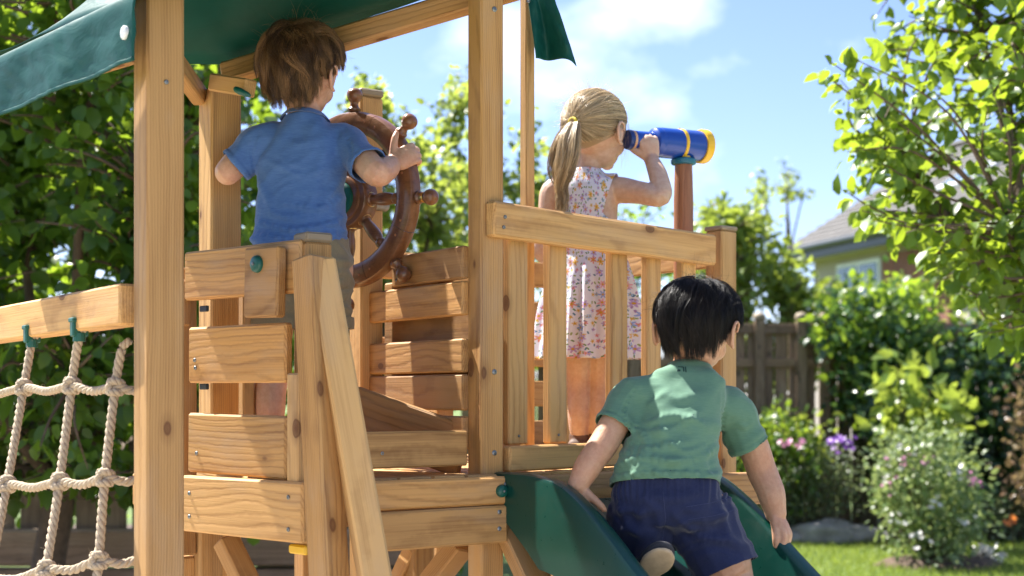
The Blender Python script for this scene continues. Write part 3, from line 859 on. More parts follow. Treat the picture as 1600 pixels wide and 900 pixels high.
# ------------------------------------------------------------------ slide
sd = Vector((.64, -.77, 0)).normalized(); sn_ = Vector((.77, .64, 0)).normalized()
S0 = Vector((-.007, 3.27, 0))
zt_pts = [(-.03, -.1735), (0, -.1735), (.05, -.1735), (.10, -.175), (.187, -.190), (.269, -.234), (.3586, -.302), (.443, -.371), (.75, -.60), (1.05, -.80), (1.25, -.895), (1.45, -.93), (1.62, -.935)]
def rim_z(t):
    for (a, za), (b, zb) in zip(zt_pts, zt_pts[1:]):
        if t <= b: return Zc + za + (zb - za) * (t - a) / (b - a)
    return Zc + zt_pts[-1][1]
W = .50
slide = thing('slide', 'dark green plastic slide with high curved side walls', 'slide', (.5, 3.0, 0))
sec = []   # lateral, drop below rim : outer left face, rim, inner wall, bed, mirrored
def rim_prof(x, s):     # s=+1 inner side is +x
    return [(x - s * .022, .205), (x - s * .022, .012), (x - s * .018, .003), (x - s * .010, 0), (x + s * .008, 0), (x + s * .017, .004), (x + s * .021, .013)]
secL = rim_prof(0, 1) + [(.030, .10), (.040, .145), (.060, .160), (.10, .165)]
secR = [(W - a, b) for (a, b) in reversed(secL)]
sec = secL + secR + [(W - .0, .178), (0.0, .178)]
ts = []
sm = spline([Vector((t, z, 0)) for t, z in zt_pts], 8)
V = []; Fc = []; m = len(sec)
for p in sm:
    t, z = p.x, p.y + Zc
    for (x, dz) in sec:
        if dz > .05: dz = .05 + (dz - .05) * max(.22, min(1.0, .22 + .78 * (t + .02) / .15))
        zz = max(z - dz, .012 + (.2 - dz) * .05) if t > 1 else z - dz
        V.append(S0 + sd * t + sn_ * x + Vector((0, 0, zz)))
for i in range(len(sm) - 1):
    for k in range(m):
        k2 = (k + 1) % m; Fc.append((i * m + k, i * m + k2, (i + 1) * m + k2, (i + 1) * m + k))
Fc.append(tuple(range(m))); Fc.append(tuple(range(len(sm) * m - 1, (len(sm) - 1) * m - 1, -1)))
mb = MB(); mb.add(V, Fc); me = mb.mesh('chute'); bm = bmesh.new(); bm.from_mesh(me); bmesh.ops.recalc_face_normals(bm, faces=bm.faces); bm.to_mesh(me); bm.free()
smooth_me(me, 42); chute = ob('chute', me, slide_green, slide)
screw(S0 + sn_ * -.0225 + sd * .01 + Vector((0, 0, Zc - .20)), -sn_, chute, .006)
# wooden header the slide hangs on
board('header', on_r(792) + nr * .03 + Vector((0, 0, DECK - .05)), on_r(1108) + nr * .03 + Vector((0, 0, DECK - .05)), .085, .03, wood, tower)
# ------------------------------------------------------------------ people: modelling helpers
def ell_geo(c, a, b, d, n=18, m=10):
    c = Vector(c); a = Vector(a); b = Vector(b); d = Vector(d); V = [c - d]; Fc = []
    for j in range(1, m):
        ph = -math.pi / 2 + math.pi * j / m
        for i in range(n):
            t = 2 * math.pi * i / n
            V.append(c + (a * math.cos(t) + b * math.sin(t)) * math.cos(ph) + d * math.sin(ph))
    V.append(c + d)
    for i in range(n): Fc.append((0, 1 + (i + 1) % n, 1 + i))
    for j in range(m - 2):
        for i in range(n):
            p = 1 + j * n + i; q = 1 + j * n + (i + 1) % n; Fc.append((p, q, q + n, p + n))
    b0 = 1 + (m - 2) * n
    for i in range(n): Fc.append((b0 + i, b0 + (i + 1) % n, len(V) - 1))
    return V, Fc

def chain_geo(pts, rads, n=14, per=6, flat=False):
    """smooth tapered limb through pts with round ends"""
    pts = [Vector(p) for p in pts]
    path = spline(pts, per); rr = []
    for i in range(len(pts) - 1):
        for k in range(per):
            t = k / per; t = t * t * (3 - 2 * t); rr.append(rads[i] * (1 - t) + rads[i + 1] * t)
    rr.append(rads[-1])
    d0 = (path[0] - path[1]).normalized(); d1 = (path[-1] - path[-2]).normalized()
    pre = []; prr = []; post_ = []; por = []
    for a in (80, 60, 35, 15):
        ar = math.radians(a); pre.append(path[0] + d0 * rr[0] * math.sin(ar)); prr.append(rr[0] * math.cos(ar))
    for a in (() if flat else (15, 35, 60, 80)):
        ar = math.radians(a); post_.append(path[-1] + d1 * rr[-1] * math.sin(ar)); por.append(rr[-1] * math.cos(ar))
    return tube_geo(pre + path + post_, prr + rr + por, n)

def loft_geo(rings, n=32, e=2.3, per=5):
    """rings: (centre, half-width vector, half-depth vector) -> closed surface, smooth between rings"""
    cs = spline([r[0] for r in rings], per); ws = spline([r[1] for r in rings], per); ds = spline([r[2] for r in rings], per)
    V = []; Fc = []
    for c, w, d in zip(cs, ws, ds):
        for k in range(n):
            t = 2 * math.pi * k / n; ct, st_ = math.cos(t), math.sin(t)
            V.append(c + w * math.copysign(abs(ct) ** (2 / e), ct) + d * math.copysign(abs(st_) ** (2 / e), st_))
    m = len(cs)
    for i in range(m - 1):
        for k in range(n):
            k2 = (k + 1) % n; Fc.append((i * n + k, i * n + k2, (i + 1) * n + k2, (i + 1) * n + k))
    Fc.append(tuple(range(n - 1, -1, -1))); Fc.append(tuple(range((m - 1) * n, m * n)))
    return V, Fc

def fuse(name, geos, voxel, smooth=4, fac=.5):
    """one continuous surface out of overlapping volumes"""
    mb = MB()
    for g in geos: mb.add(*g)
    me = mb.mesh(name + '_raw')
    bm = bmesh.new(); bm.from_mesh(me); bmesh.ops.recalc_face_normals(bm, faces=bm.faces); bm.to_mesh(me); bm.free()
    o = bpy.data.objects.new(name + '_raw', me); col.objects.link(o)
    r = o.modifiers.new('r', 'REMESH'); r.mode = 'VOXEL'; r.voxel_size = voxel; r.adaptivity = 0
    s = o.modifiers.new('s', 'SMOOTH'); s.factor = fac; s.iterations = smooth
    dg = bpy.context.evaluated_depsgraph_get(); dg.update()
    res = bpy.data.meshes.new_from_object(o.evaluated_get(dg)); res.name = name
    bpy.data.objects.remove(o); bpy.data.meshes.remove(me)
    return smooth_me(res)

def get_co(me):
    co = np.empty(len(me.vertices) * 3, np.float32); me.vertices.foreach_get('co', co); return co.reshape(-1, 3)
def get_no(me):
    no = np.empty(len(me.vertices) * 3, np.float32); me.vertices.foreach_get('normal', no); return no.reshape(-1, 3)
def hem_fn(ends, planes):
    """stitched hem: a slightly raised band with a groove above it"""
    def g(p):
        f = 0.0
        for (c, a, R) in ends:
            v = p - c; al = v.dot(a)
            if -.05 < al < .02 and (v - a * al).length < R:
                f += .0012 if al > -.0145 else (-.0016 * max(0, 1 - abs(al + .0165) / .003))
        for (c, n) in planes:
            h = (p - c).dot(n)
            if -.05 < h < .02: f += .0010 if h > -.0165 else (-.0016 * max(0, 1 - abs(h + .0185) / .003))
        return f
    return g
def strokes(lst, y_max=99, extra=0, box=None, seed=1, amp=.003):
    """cloth creases: (points in the picture plane, width px, height m) -> displacement of the surface"""
    segs = []
    r = random.Random(seed)
    lst = list(lst)
    for i in range(extra):
        x, y = r.uniform(box[0], box[2]), r.uniform(box[1], box[3]); L_ = r.uniform(22, 70); a = r.gauss(0, .55); w = r.uniform(3.5, 7)
        lst.append(([(x, y), (x + L_ * .5 * math.cos(a), y + L_ * .5 * math.sin(a) + r.uniform(-6, 6)), (x + L_ * math.cos(a), y + L_ * math.sin(a))], w, amp * r.uniform(.4, 1.0)))
    for pts, w, a in lst:
        q = spline([Vector((p[0], p[1], 0)) for p in pts], 6); n = len(q)
        segs.append((np.array([(v.x, v.y) for v in q]), w, a, min(v.x for v in q) - 3.2 * w, max(v.x for v in q) + 3.2 * w, min(v.y for v in q) - 3.2 * w, max(v.y for v in q) + 3.2 * w))
    def g(p):
        if p.y > y_max: return 0.0
        px = 800 + p.x / p.y * F; py = HY - (p.z - CAM_Z) / p.y * F; f = 0.0
        for (q, w, a, x0, x1, y0, y1) in segs:
            if px < x0 or px > x1 or py < y0 or py > y1: continue
            dd = (q[:, 0] - px) ** 2 + (q[:, 1] - py) ** 2; i = int(dd.argmin()); t = i / (len(q) - 1)
            d2 = dd[i] / (w * w); f += a * (1.15 - .6 * d2) * math.exp(-d2 * .5) * (.25 + .75 * math.sin(math.pi * min(1, max(0, t)))) 
        return f
    return g
def displace(me, fn):
    co = get_co(me).astype(np.float64); no = get_no(me)
    d = np.array([fn(Vector(p)) for p in co])
    co += no * d[:, None]
    me.vertices.foreach_set('co', co.astype(np.float32).ravel()); me.update()

def cut(me, cuts):
    bm = bmesh.new(); bm.from_mesh(me)
    for (p, n, c, rad) in cuts:
        if p is None:      # open a flat sleeve end
            c = Vector(c); na = Vector(n).normalized(); rm = []
            for f in bm.faces:
                v = f.calc_center_median() - c; al = v.dot(na)
                if abs(al) < .022 and (v - na * al).length < rad and f.normal.dot(na) > .55: rm.append(f)
            bmesh.ops.delete(bm, geom=rm, context='FACES'); continue
        c = Vector(c); na = Vector(n).normalized()
        def near(q, nn):
            v = q - c; al = v.dot(na)
            if rad > 1: return True
            return al > -.02 and al < .2 and (v - na * al).length < rad and (al < .012 or nn.dot(v - na * al) > -.002 or nn.dot(na) > .7)
        fs_ = [f for f in bm.faces if near(f.calc_center_median(), f.normal)]
        es = set(e for f in fs_ for e in f.edges); vs2 = set(v for f in fs_ for v in f.verts)
        bmesh.ops.bisect_plane(bm, geom=list(vs2) + list(es) + fs_, plane_co=Vector(p), plane_no=Vector(n), clear_outer=True)
    # keep the main piece only
    seen = set(); best = []
    bm.verts.ensure_lookup_table()
    for v0 in bm.verts:
        if v0 in seen: continue
        st_ = [v0]; comp = []; seen.add(v0)
        while st_:
            v = st_.pop(); comp.append(v)
            for e in v.link_edges:
                w = e.other_vert(v)
                if w not in seen: seen.add(w); st_.append(w)
        if len(comp) > len(best): best = comp
    keep = set(best); bmesh.ops.delete(bm, geom=[v for v in bm.verts if v not in keep], context='VERTS')
    for _ in range(14):
        new = {}
        for v in bm.verts:
            nb_ = [e.other_vert(v) for e in v.link_edges if e.is_boundary]
            if len(nb_) == 2: new[v] = v.co * .4 + (nb_[0].co + nb_[1].co) * .3
        for v, c_ in new.items(): v.co = c_
    bm.to_mesh(me); bm.free(); return smooth_me(me)

def nz(x, y, z): return mnoise.noise(Vector((x, y, z)))
def ridge(v):
    a = 1 - min(1.0, abs(v) * 2.0); return a * a * (3 - 2 * a) - .4

class Head:
    def __init__(s, c, f, upv, sc=1.0, rad=(.076, .090, .084)):
        s.c = Vector(c); s.f = unit(f); r = s.f.cross(Vector(upv)).normalized(); s.r = r; s.u = r.cross(s.f); s.sc = sc
        s.rad = tuple(x * sc for x in rad)
    def p(s, x, y, z): return s.c + (s.r * x + s.f * y + s.u * z) * s.sc
    def e(s, x, y, z, a, b, d): 
        return ell_geo(s.p(x, y, z), s.r * a * s.sc, s.f * b * s.sc, s.u * d * s.sc)
    def geos(s):
        k = s.sc; g = [ell_geo(s.c, s.r * s.rad[0], s.f * s.rad[1], s.u * s.rad[2], 28, 18)]
        g += [s.e(0, .022, -.050, .058, .060, .062), s.e(0, .040, -.075, .040, .042, .034), s.e(0, .062, -.098, .018, .016, .014),
              s.e(.034, .042, -.055, .026, .030, .026), s.e(-.034, .042, -.055, .026, .030, .026),
              s.e(0, .086, -.040, .009, .014, .009), s.e(0, .080, -.025, .006, .012, .016), s.e(.008, .083, -.044, .006, .007, .005), s.e(-.008, .083, -.044, .006, .007, .005),
              s.e(0, .080, -.068, .019, .008, .005), s.e(0, .078, -.077, .016, .008, .005),
              s.e(.030, .071, .004, .020, .012, .008), s.e(-.030, .071, .004, .020, .012, .008)]
        for sx in (1, -1):
            # ear: a tilted shell with a raised rim and lobe
            out = (s.r * sx * .88 - s.f * .48).normalized(); fw = (s.f * .88 + s.r * sx * .48).normalized()
            base = s.p(sx * .0745, -.006, -.034)
            g.append(ell_geo(base + out * .004 * k, out * .006 * k, fw * .014 * k, s.u * .024 * k, 14, 8))
            rim = [base + out * .014 * k + fw * .011 * k + s.u * .010 * k, base + out * .019 * k + fw * .006 * k + s.u * .025 * k, base + out * .023 * k - fw * .006 * k + s.u * .027 * k,
                   base + out * .025 * k - fw * .014 * k + s.u * .012 * k, base + out * .022 * k - fw * .012 * k - s.u * .008 * k, base + out * .016 * k - fw * .004 * k - s.u * .022 * k, base + out * .011 * k + fw * .005 * k - s.u * .026 * k]
            g.append(chain_geo(rim, [.003 * k, .0042 * k, .0045 * k, .0045 * k, .0042 * k, .0055 * k, .0045 * k], 8, 4))
            g.append(ell_geo(base + out * .012 * k - fw * .004 * k, (out * .9 - fw * .4) * .012 * k, (fw * .9 + out * .4) * .004 * k, s.u * .019 * k, 12, 8))
        return g

eye_m = plain('eye', (.55, .53, .5), .15, .05, 20)
iris_m = plain('iris', (.06, .035, .02), .1, .1, 60)
def add_eyes(hd, body):
    for sx in (1, -1):
        c = hd.p(sx * .030, .0705, -.012)
        mb = MB(); mb.add(*ell_geo(c, hd.r * .0115, hd.f * .0115, hd.u * .0105))
        e = ob('eye', mb.mesh('eye', True), eye_m, body)
        mb = MB(); mb.add(*ell_geo(c + hd.f * .0085, hd.r * .0055, hd.f * .0035, hd.u * .0055))
        ob('iris', mb.mesh('iris', True), iris_m, e)

def hand_geos(w, fwd, back, lat, s=1.0, curl=(.5, .6, .5), thumb=(.3, .3), tdir=None, spread=.06, fold=None):
    """hand from wrist w: palm along fwd, back of the hand towards back, thumb on the lat side"""
    w = Vector(w); fwd = unit(fwd); back = Vector(back); back = (back - fwd * back.dot(fwd)).normalized()
    lat = Vector(lat); lat = (lat - fwd * lat.dot(fwd) - back * lat.dot(back)).normalized()
    g = [ell_geo(w + fwd * .027 * s, lat * .0245 * s, back * .0125 * s, fwd * .034 * s, 16, 10), ell_geo(w + fwd * .04 * s, lat * .0235 * s, back * .0105 * s, fwd * .02 * s, 16, 10)]
    segs = [(.021, .014, .012), (.0235, .0155, .0125), (.0215, .0145, .012), (.0165, .011, .0105)]
    for i in range(4):
        b = w + fwd * (.049 - .0025 * abs(i - 1.2)) * s + lat * (.0175 - .0122 * i) * s + back * .001
        d0 = (fwd + lat * spread * (1.5 - i)).normalized(); a = 0; pts = [b - d0 * .018 * s, b]; p = b
        for k in range(3):
            a += curl[k] * (1 + .08 * (i - 1))
            d = d0 * math.cos(a) - back * math.sin(a); p = p + d * segs[i][k] * s; pts.append(p)
        r0 = (.0066, .0068, .0065, .0058)[i] * s
        g.append(chain_geo(pts, [r0 * 1.05, r0 * 1.08, r0 * 1.0, r0 * .95, r0 * .78], 10, 4))
    tb = w + fwd * .012 * s + lat * .014 * s - back * .003 * s
    td = unit(tdir) if tdir is not None else (lat * .72 + fwd * .62 - back * .25).normalized()
    ax = td.cross(-back).normalized(); p = tb; pts = [tb - td * .004 * s, tb]; a = 0
    tt = (fwd - td * fwd.dot(td)).normalized(); inn = (tt * .6 - back * .8).normalized(); inn = (inn - td * inn.dot(td)).normalized()
    for k, L_ in enumerate((.022, .018, .014)):
        a += (0, thumb[0], thumb[1])[k]; d = td * math.cos(a) + inn * math.sin(a); p = p + d * L_ * s; pts.append(p)
    g.append(chain_geo(pts, [.0105 * s, .0105 * s, .0085 * s, .0080 * s, .0060 * s], 10, 4))
    return g

def shoe(name, ank, fwd, L_, mat, parent, sole=None):
    """low shoe under ankle point ank on the deck"""
    f = unit(fwd); r = f.cross(Vector((0, 0, 1))).normalized(); u = Vector((0, 0, 1)); base = Vector((ank.x, ank.y, DECK + .003))
    g = [loft_geo([(base - f * L_ * .30 + u * .018, r * .014, u * .016), (base - f * L_ * .22 + u * .03, r * .027, u * .028), (base + u * .032, r * .028, u * .03), (base + f * L_ * .28 + u * .025, r * .032, u * .022), (base + f * L_ * .52 + u * .018, r * .027, u * .016), (base + f * L_ * .66 + u * .014, r * .010, u * .011)], 18, 2.4, 4),
         chain_geo([base + u * .03, base + u * .062], [.028, .031])]
    o = ob(name, fuse(name, g, .004, 2), mat, parent)
    so = ob('sole', fuse('sole', [loft_geo([(base - f * L_ * .32 + u * .006, r * .018, u * .007), (base - f * L_ * .1 + u * .006, r * .030, u * .0075), (base + f * L_ * .3 + u * .006, r * .035, u * .0075), (base + f * L_ * .66 + u * .006, r * .014, u * .007)], 18, 3, 4)], .003, 1), sole or shoe_sole, o)
    return o

# ------------------------------------------------------------------ hair
def hair_mesh(name, strands, tints, rad, cap_geo=None, cap_tint=.05):
    """strands: (n, m, 3) array -> thin three-sided tubes with per-strand tint"""
    S = np.asarray(strands, dtype=np.float64); n, m, _ = S.shape
    T = np.gradient(S, axis=1); T /= np.linalg.norm(T, axis=2, keepdims=True) + 1e-12
    ref = rng.normal(size=(n, 1, 3)); N1 = np.cross(T, np.broadcast_to(ref, T.shape)); N1 /= np.linalg.norm(N1, axis=2, keepdims=True) + 1e-12
    N2 = np.cross(T, N1)
    taper = np.linspace(1, 0, m) ** .6 * .9 + .1
    R = np.asarray(rad).reshape(-1, 1) * taper[None, :]
    rings = []
    for k in range(3):
        a = 2 * math.pi * k / 3
        rings.append(S + (N1 * math.cos(a) + N2 * math.sin(a)) * R[:, :, None])
    V = np.stack(rings, axis=2).reshape(-1, 3)          # n,m,3
    base = (np.arange(n)[:, None] * m + np.arange(m - 1)[None, :]) * 3
    quads = []
    for k in range(3):
        k2 = (k + 1) % 3
        quads.append(np.stack([base + k, base + k2, base + 3 + k2, base + 3 + k], axis=-1).reshape(-1, 4))
    quads = np.concatenate(quads)
    tint = np.repeat(np.asarray(tints), m * 3)
    if cap_geo is not None:
        cv, cf = cap_geo; o_ = len(V); V = np.concatenate([V, np.array([tuple(v) for v in cv])])
        tint = np.concatenate([tint, np.full(len(cv), cap_tint)])
        quads = np.concatenate([quads, np.array([[i + o_ for i in f] for f in cf])])
    me = mesh_np(name, V, quads=quads, smooth=True)
    at = me.attributes.new('tint', 'FLOAT', 'POINT'); 
    if len(me.vertices) == len(tint): at.data.foreach_set('value', tint.astype(np.float32))
    return me

def hairline(y, back=-.62, side=-.12, front=.42):
    """lowest z (unit sphere) that carries hair, by front-back coordinate y"""
    if y < 0: return side + (back - side) * min(1, -y) ** .8
    return side + (front - side) * min(1, y) ** .9

def scalp_cap(hd, k=1.012, lo=0.0, **hl):
    V = []; Fc = []; n, m = 40, 16
    for j in range(m + 1):
        for i in range(n):
            t = 2 * math.pi * i / n; y = math.sin(t); zmin = hairline(y, **hl) + lo
            ph0 = math.asin(max(-.95, min(.95, zmin))); ph = ph0 + (math.pi / 2 - ph0) * j / m
            d = Vector((math.cos(t) * math.cos(ph), math.sin(t) * math.cos(ph), math.sin(ph)))
            V.append(hd.c + hd.r * d.x * hd.rad[0] * k + hd.f * d.y * hd.rad[1] * k + hd.u * d.z * hd.rad[2] * k)
    for j in range(m):
        for i in range(n):
            i2 = (i + 1) % n; Fc.append((j * n + i, j * n + i2, (j + 1) * n + i2, (j + 1) * n + i))
    return V, Fc

def to_world(hd, D, off):
    """unit directions (.,3) in head frame + radial offset factor -> world"""
    A = np.array([hd.r, hd.f, hd.u]); q = D * np.array(hd.rad) * off[..., None]
    return q @ A + np.array(hd.c)

def short_hair(hd, seed, n_locks, per, crown, length, lift, curl, m=12, fringe=0.0, tint=(.15, .8), rad=.00055, hl={}, clump=.72, tail=.25, spread=.05, fly=60, margin=(.16, .05), ear_z=-.05):
    r = np.random.default_rng(seed); cr = np.array(unit(crown)); S = []; TT = []; RR = []
    made = 0
    while made < n_locks:
        d = r.normal(size=3); d /= np.linalg.norm(d)
        if d[2] < hairline(d[1], **hl) + .02: continue
        made += 1
        Lk = length(d) * r.uniform(.8, 1.15); lk = lift(d) * r.uniform(.6, 1.5) * (.45 if abs(d[0]) > .72 and d[2] < .12 else 1.0); sw = r.normal(0, .30) + curl * .4
        cph = r.uniform(0, 6.28); cam = curl * r.uniform(.3, 1.3)
        g0 = d.copy(); stop = m - 1
        for i in range(m):
            tg_ = g0 - cr; tg_ = tg_ - (tg_ @ g0) * g0; tg_ /= max(np.linalg.norm(tg_), .15); sd_ = np.cross(g0, tg_); an_ = sw * (1 - .3 * i / (m - 1)) + cam * math.sin(i / (m - 1) * 5 + cph)
            g0 = g0 + (tg_ * math.cos(an_) + sd_ * math.sin(an_)) * (Lk / (m - 1) / .085); g0 /= np.linalg.norm(g0)
            mg = margin[0] if g0[1] < -.45 else margin[1]
            if g0[2] < hairline(g0[1], **hl) - mg or (abs(g0[0]) > .74 and g0[2] < ear_z and -.6 < g0[1] < .5): stop = i; break
        Lk *= max(.22, stop / (m - 1)) * r.uniform(.78, 1.1)
        guide_roots = d[None, :] + r.normal(0, spread, size=(per, 3)); guide_roots[0] = d
        guide_roots /= np.linalg.norm(guide_roots, axis=1, keepdims=True)
        D = guide_roots.copy(); pts = []; step = Lk / (m - 1) / .085
        flow = D - cr * 1.0
        for i in range(m):
            s = i / (m - 1)
            off = 1.0 + lk * (math.sin(min(1, s * 1.5) * math.pi / 2)) * (1 - .30 * s) + (r.normal(0, .004, per) if i == 0 else 0)
            pts.append((D.copy(), np.full(per, off) if np.isscalar(off) else off))
            tang = D - cr; tang = tang - (tang * D).sum(1, keepdims=True) * D
            ln = np.linalg.norm(tang, axis=1, keepdims=True); tang = tang / np.maximum(ln, .15)
            side = np.cross(D, tang)
            ang = sw * (1 - .3 * s) + cam * math.sin(s * 5 + cph)
            mv = tang * math.cos(ang) + side * math.sin(ang)
            D = D + mv * step; D /= np.linalg.norm(D, axis=1, keepdims=True)
        W_ = np.stack([to_world(hd, a, b) for a, b in pts], axis=1)      # per,m,3
        # draw the lock together towards its guide
        sarr = np.linspace(0, 1, m)[None, :, None]
        W_ = W_[0:1] * (clump * sarr) + W_ * (1 - clump * sarr)
        W_ += np.cumsum(r.normal(0, .00045, size=W_.shape), axis=1)
        W_ += (np.array([0, 0, -1.0])[None, None] * (sarr ** 1.6) * tail * .06 * float(np.clip((-d[1] - .1) * 1.6, 0.05, 1)) * float(np.clip(.75 - d[2], .15, 1)))
        keep = np.ones(per, bool)
        S.append(W_); t0 = tint[0] + (tint[1] - tint[0]) * r.uniform() ** 1.6; TT.append(np.clip(t0 + r.normal(0, .07, per), 0, 1)); RR.append(np.full(per, rad) * r.uniform(.7, 1.25, per))
    # flyaways
    for k in range(fly):
        d = r.normal(size=3); d[2] = abs(d[2]); d /= np.linalg.norm(d)
        p = to_world(hd, d[None], np.array([1.08]))[0]; v = d @ np.array([hd.r, hd.f, hd.u]); q = r.normal(0, 1, 3) * .6
        pts = [p]; L_ = r.uniform(.03, .07)
        for i in range(m - 1):
            v = v + q * .12 + np.array([0, 0, -.10]); v /= np.linalg.norm(v); p = p + v * L_ / (m - 1); pts.append(p)
        S.append(np.array(pts)[None]); TT.append([r.uniform(.5, 1)]); RR.append([.00022])
    return np.concatenate(S), np.concatenate([np.asarray(t) for t in TT]), np.concatenate([np.asarray(t) for t in RR])

# ------------------------------------------------------------------ boy at the wheel
def boy_blue():
    d = 3.45
    fdir = Vector((.16, .985, 0)).normalized(); r = Vector((fdir.y, -fdir.x, 0))
    hd = Head(P(471, 104, d), (.30, .94, .02), (.03, 0, 1), 1.04, (.081, .093, .094))
    def ring(px, py, hw, hdp, dd=d): return (P(px, py, dd), r * hw, fdir * hdp)
    G = hd.geos()
    G.append(chain_geo([P(476, 205, d), P(474, 172, d + .005), P(472, 140, d + .01)], [.043, .040, .042]))
    G.append(loft_geo([ring(473, 425, .090, .064), ring(472, 385, .094, .07), ring(472, 340, .086, .064), ring(473, 270, .084, .058), ring(475, 215, .076, .048), ring(476, 196, .045, .042)]))
    # right arm to the wheel rim
    sh, el, wr = P(538, 226, d), P(588, 271, 3.345), P(613, 257, 3.455)
    G.append(chain_geo([sh, sh.lerp(el, .5) + Vector((.006, -.006, 0)), el, el.lerp(wr, .5) + Vector((.003, 0, .0)), wr], [.038, .035, .032, .031, .0225]))
    rim = wp(.195, math.radians(27), 0)
    G += hand_geos(wr, (.72, .28, .46), (.30, -.88, .35), (-.5, -.1, .85), 1.16, (.55, 1.15, .9), (.2, .3), tdir=(.05, -.05, .95), spread=.04)
    # left arm, elbow out, forearm forward
    shl, ell_, wrl = P(406, 227, d), P(355, 270, 3.44), P(417, 226, 3.60)
    G.append(chain_geo([shl, shl.lerp(ell_, .5) + Vector((-.006, 0, 0)), ell_, ell_.lerp(wrl, .5) + Vector((-.006, 0, .006)), wrl], [.038, .035, .031, .030, .022]))
    riml = wp(.195, math.radians(165), 0)
    G += hand_geos(wrl, riml + Vector((-.01, -.02, .02)) - wrl, (-.6, -.6, .5), (.3, .1, .95), 1.1, (.8, 1.0, .7), (.3, .3))
    # legs
    for (a, b, c_) in (((432, 420), (424, 572), (421, 700)), ((513, 420), (512, 572), (516, 700))):
        h_, k_, an = P(*a, d), P(*b, d + .012), P(*c_, d)
        G.append(chain_geo([h_, k_, an.lerp(k_, .55) + Vector((0, -.012, 0)), an], [.062, .043, .039, .027]))
    body = ob('person', fuse('person', G, .0031, 4), skin_fair)
    tag(body, 'young boy in blue t-shirt and khaki shorts gripping the ship wheel', 'person')
    add_eyes(hd, body)
    # t-shirt
    SG = [loft_geo([ring(470, 398, .118, .094), ring(470, 378, .116, .092), ring(471, 345, .111, .086), ring(472, 300, .107, .082), ring(473, 255, .108, .078), ring(475, 226, .102, .068), ring(476, 208, .084, .062), ring(477, 194, .060, .055), ring(477, 178, .047, .048)], 40, 2.5)]
    SG.append(chain_geo([P(500, 222, d), sh, sh.lerp(el, .45), sh.lerp(el, .78)], [.050, .050, .046, .0485], flat=True))
    SG.append(chain_geo([P(445, 222, d), shl, shl.lerp(ell_, .45), shl.lerp(ell_, .78)], [.050, .050, .045, .0475], flat=True))
    me = fuse('t_shirt', SG, .0042, 6)
    c0 = P(472, 300, d)
    def wr_fn(p):
        q = p - c0; x, y, z = q.x, q.y, q.z
        low = max(0, min(1, (-.02 - z) / .09)); up_ = max(0, min(1, (z - .02) / .08))
        f = .010 * low * ridge(nz(x * 4 + 3, y * 5, z * 21 + x * 6)) + .004 * low * ridge(nz(x * 6 + 9, y * 6, z * 34 - x * 9))
        f += .0015 * nz(x * 14 + 8, y * 12, z * 24)
        f += .0045 * (1 - low) * ridge(nz(x * 15 - z * 11, y * 6, z * 6 + x * 5 + 4))
        f += .005 * nz(x * 5, y * 5, z * 7 + 9)
        return f - .002
    hz = P(470, 384, d); hf = hem_fn([(sh.lerp(el, .78), (el - sh).normalized(), .075), (shl.lerp(ell_, .78), (ell_ - shl).normalized(), .075)], [(hz, Vector((.05, 0, -1)).normalized())])
    stk = strokes([([(398, 345), (470, 360), (546, 338)], 5, .0055), ([(396, 363), (460, 373), (548, 360)], 5, .0055), ([(405, 326), (450, 340), (505, 336)], 6, .004),
                   ([(440, 318), (500, 325), (542, 304)], 6, .0045), ([(546, 268), (520, 300), (497, 335)], 6, .0045), ([(396, 272), (414, 300), (428, 335)], 6, .0045),
                   ([(538, 203), (549, 235), (546, 270)], 2.6, -.0035), ([(404, 203), (394, 238), (398, 275)], 2.6, -.0035), ([(556, 222), (572, 240), (590, 250)], 5, .003), ([(385, 222), (372, 240), (366, 258)], 5, .003),
                   ([(420, 212), (470, 224), (532, 212)], 8, .0025), ([(500, 355), (525, 350), (548, 372)], 4, .004)], extra=28, box=(398, 235, 520, 372), seed=3, amp=.0026)
    displace(me, lambda p: wr_fn(p) + hf(p) + stk(p))
    ax_r = (el - sh).normalized(); ax_l = (ell_ - shl).normalized(); er = sh.lerp(el, .74); elc = shl.lerp(ell_, .76)
    cut(me, [(hz, (.05, 0, -1), hz, 5.0), (None, ax_r, sh.lerp(el, .78), .060), (None, ax_l, shl.lerp(ell_, .78), .060), (P(477, 187, d), (0, .25, 1), P(477, 184, d), .07)])
    shirt = ob('t_shirt', me, blue_cloth, body); add_solid(shirt, .0022, -1)
    # ribbed neck band
    nb_ = [P(477, 185.5, d) + r * math.cos(t) * .0535 + fdir * math.sin(t) * .0515 + Vector((0, 0, -.25 * math.sin(t) * .05 + .001)) for t in np.linspace(0, 2 * math.pi, 41)[:-1]]
    ring_tube('neck_band', nb_, .0058, .0022, blue_cloth, shirt, .9)
    # shorts
    HG = [loft_geo([ring(473, 372, .108, .082), ring(473, 395, .116, .088), ring(473, 430, .121, .092), ring(473, 450, .119, .088)], 36, 2.6)]
    for (a, b) in (((437, 430), (427, 530)), ((510, 430), (513, 530))):
        HG.append(chain_geo([P(*a, d), P((a[0] + b[0]) / 2, 480, d), P(*b, d)], [.064, .0595, .0585]))
    me = fuse('shorts', HG, .0042, 4)
    def sh_fn(p):
        q = p - P(473, 450, d); return .006 * ridge(nz(q.x * 11 + q.z * 13, q.y * 8, q.z * 15 + 2)) + .003 * nz(q.x * 25, q.y * 20, q.z * 22)
    stk = strokes([([(505, 420), (525, 440), (545, 432)], 6, .005), ([(508, 470), (528, 455), (546, 440)], 6, .005), ([(510, 490), (530, 480), (546, 486)], 5, .004), ([(520, 395), (532, 420), (530, 450)], 4, .003)], extra=16, box=(495, 390, 530, 500), seed=4, amp=.003)
    displace(me, lambda p: sh_fn(p) + stk(p))
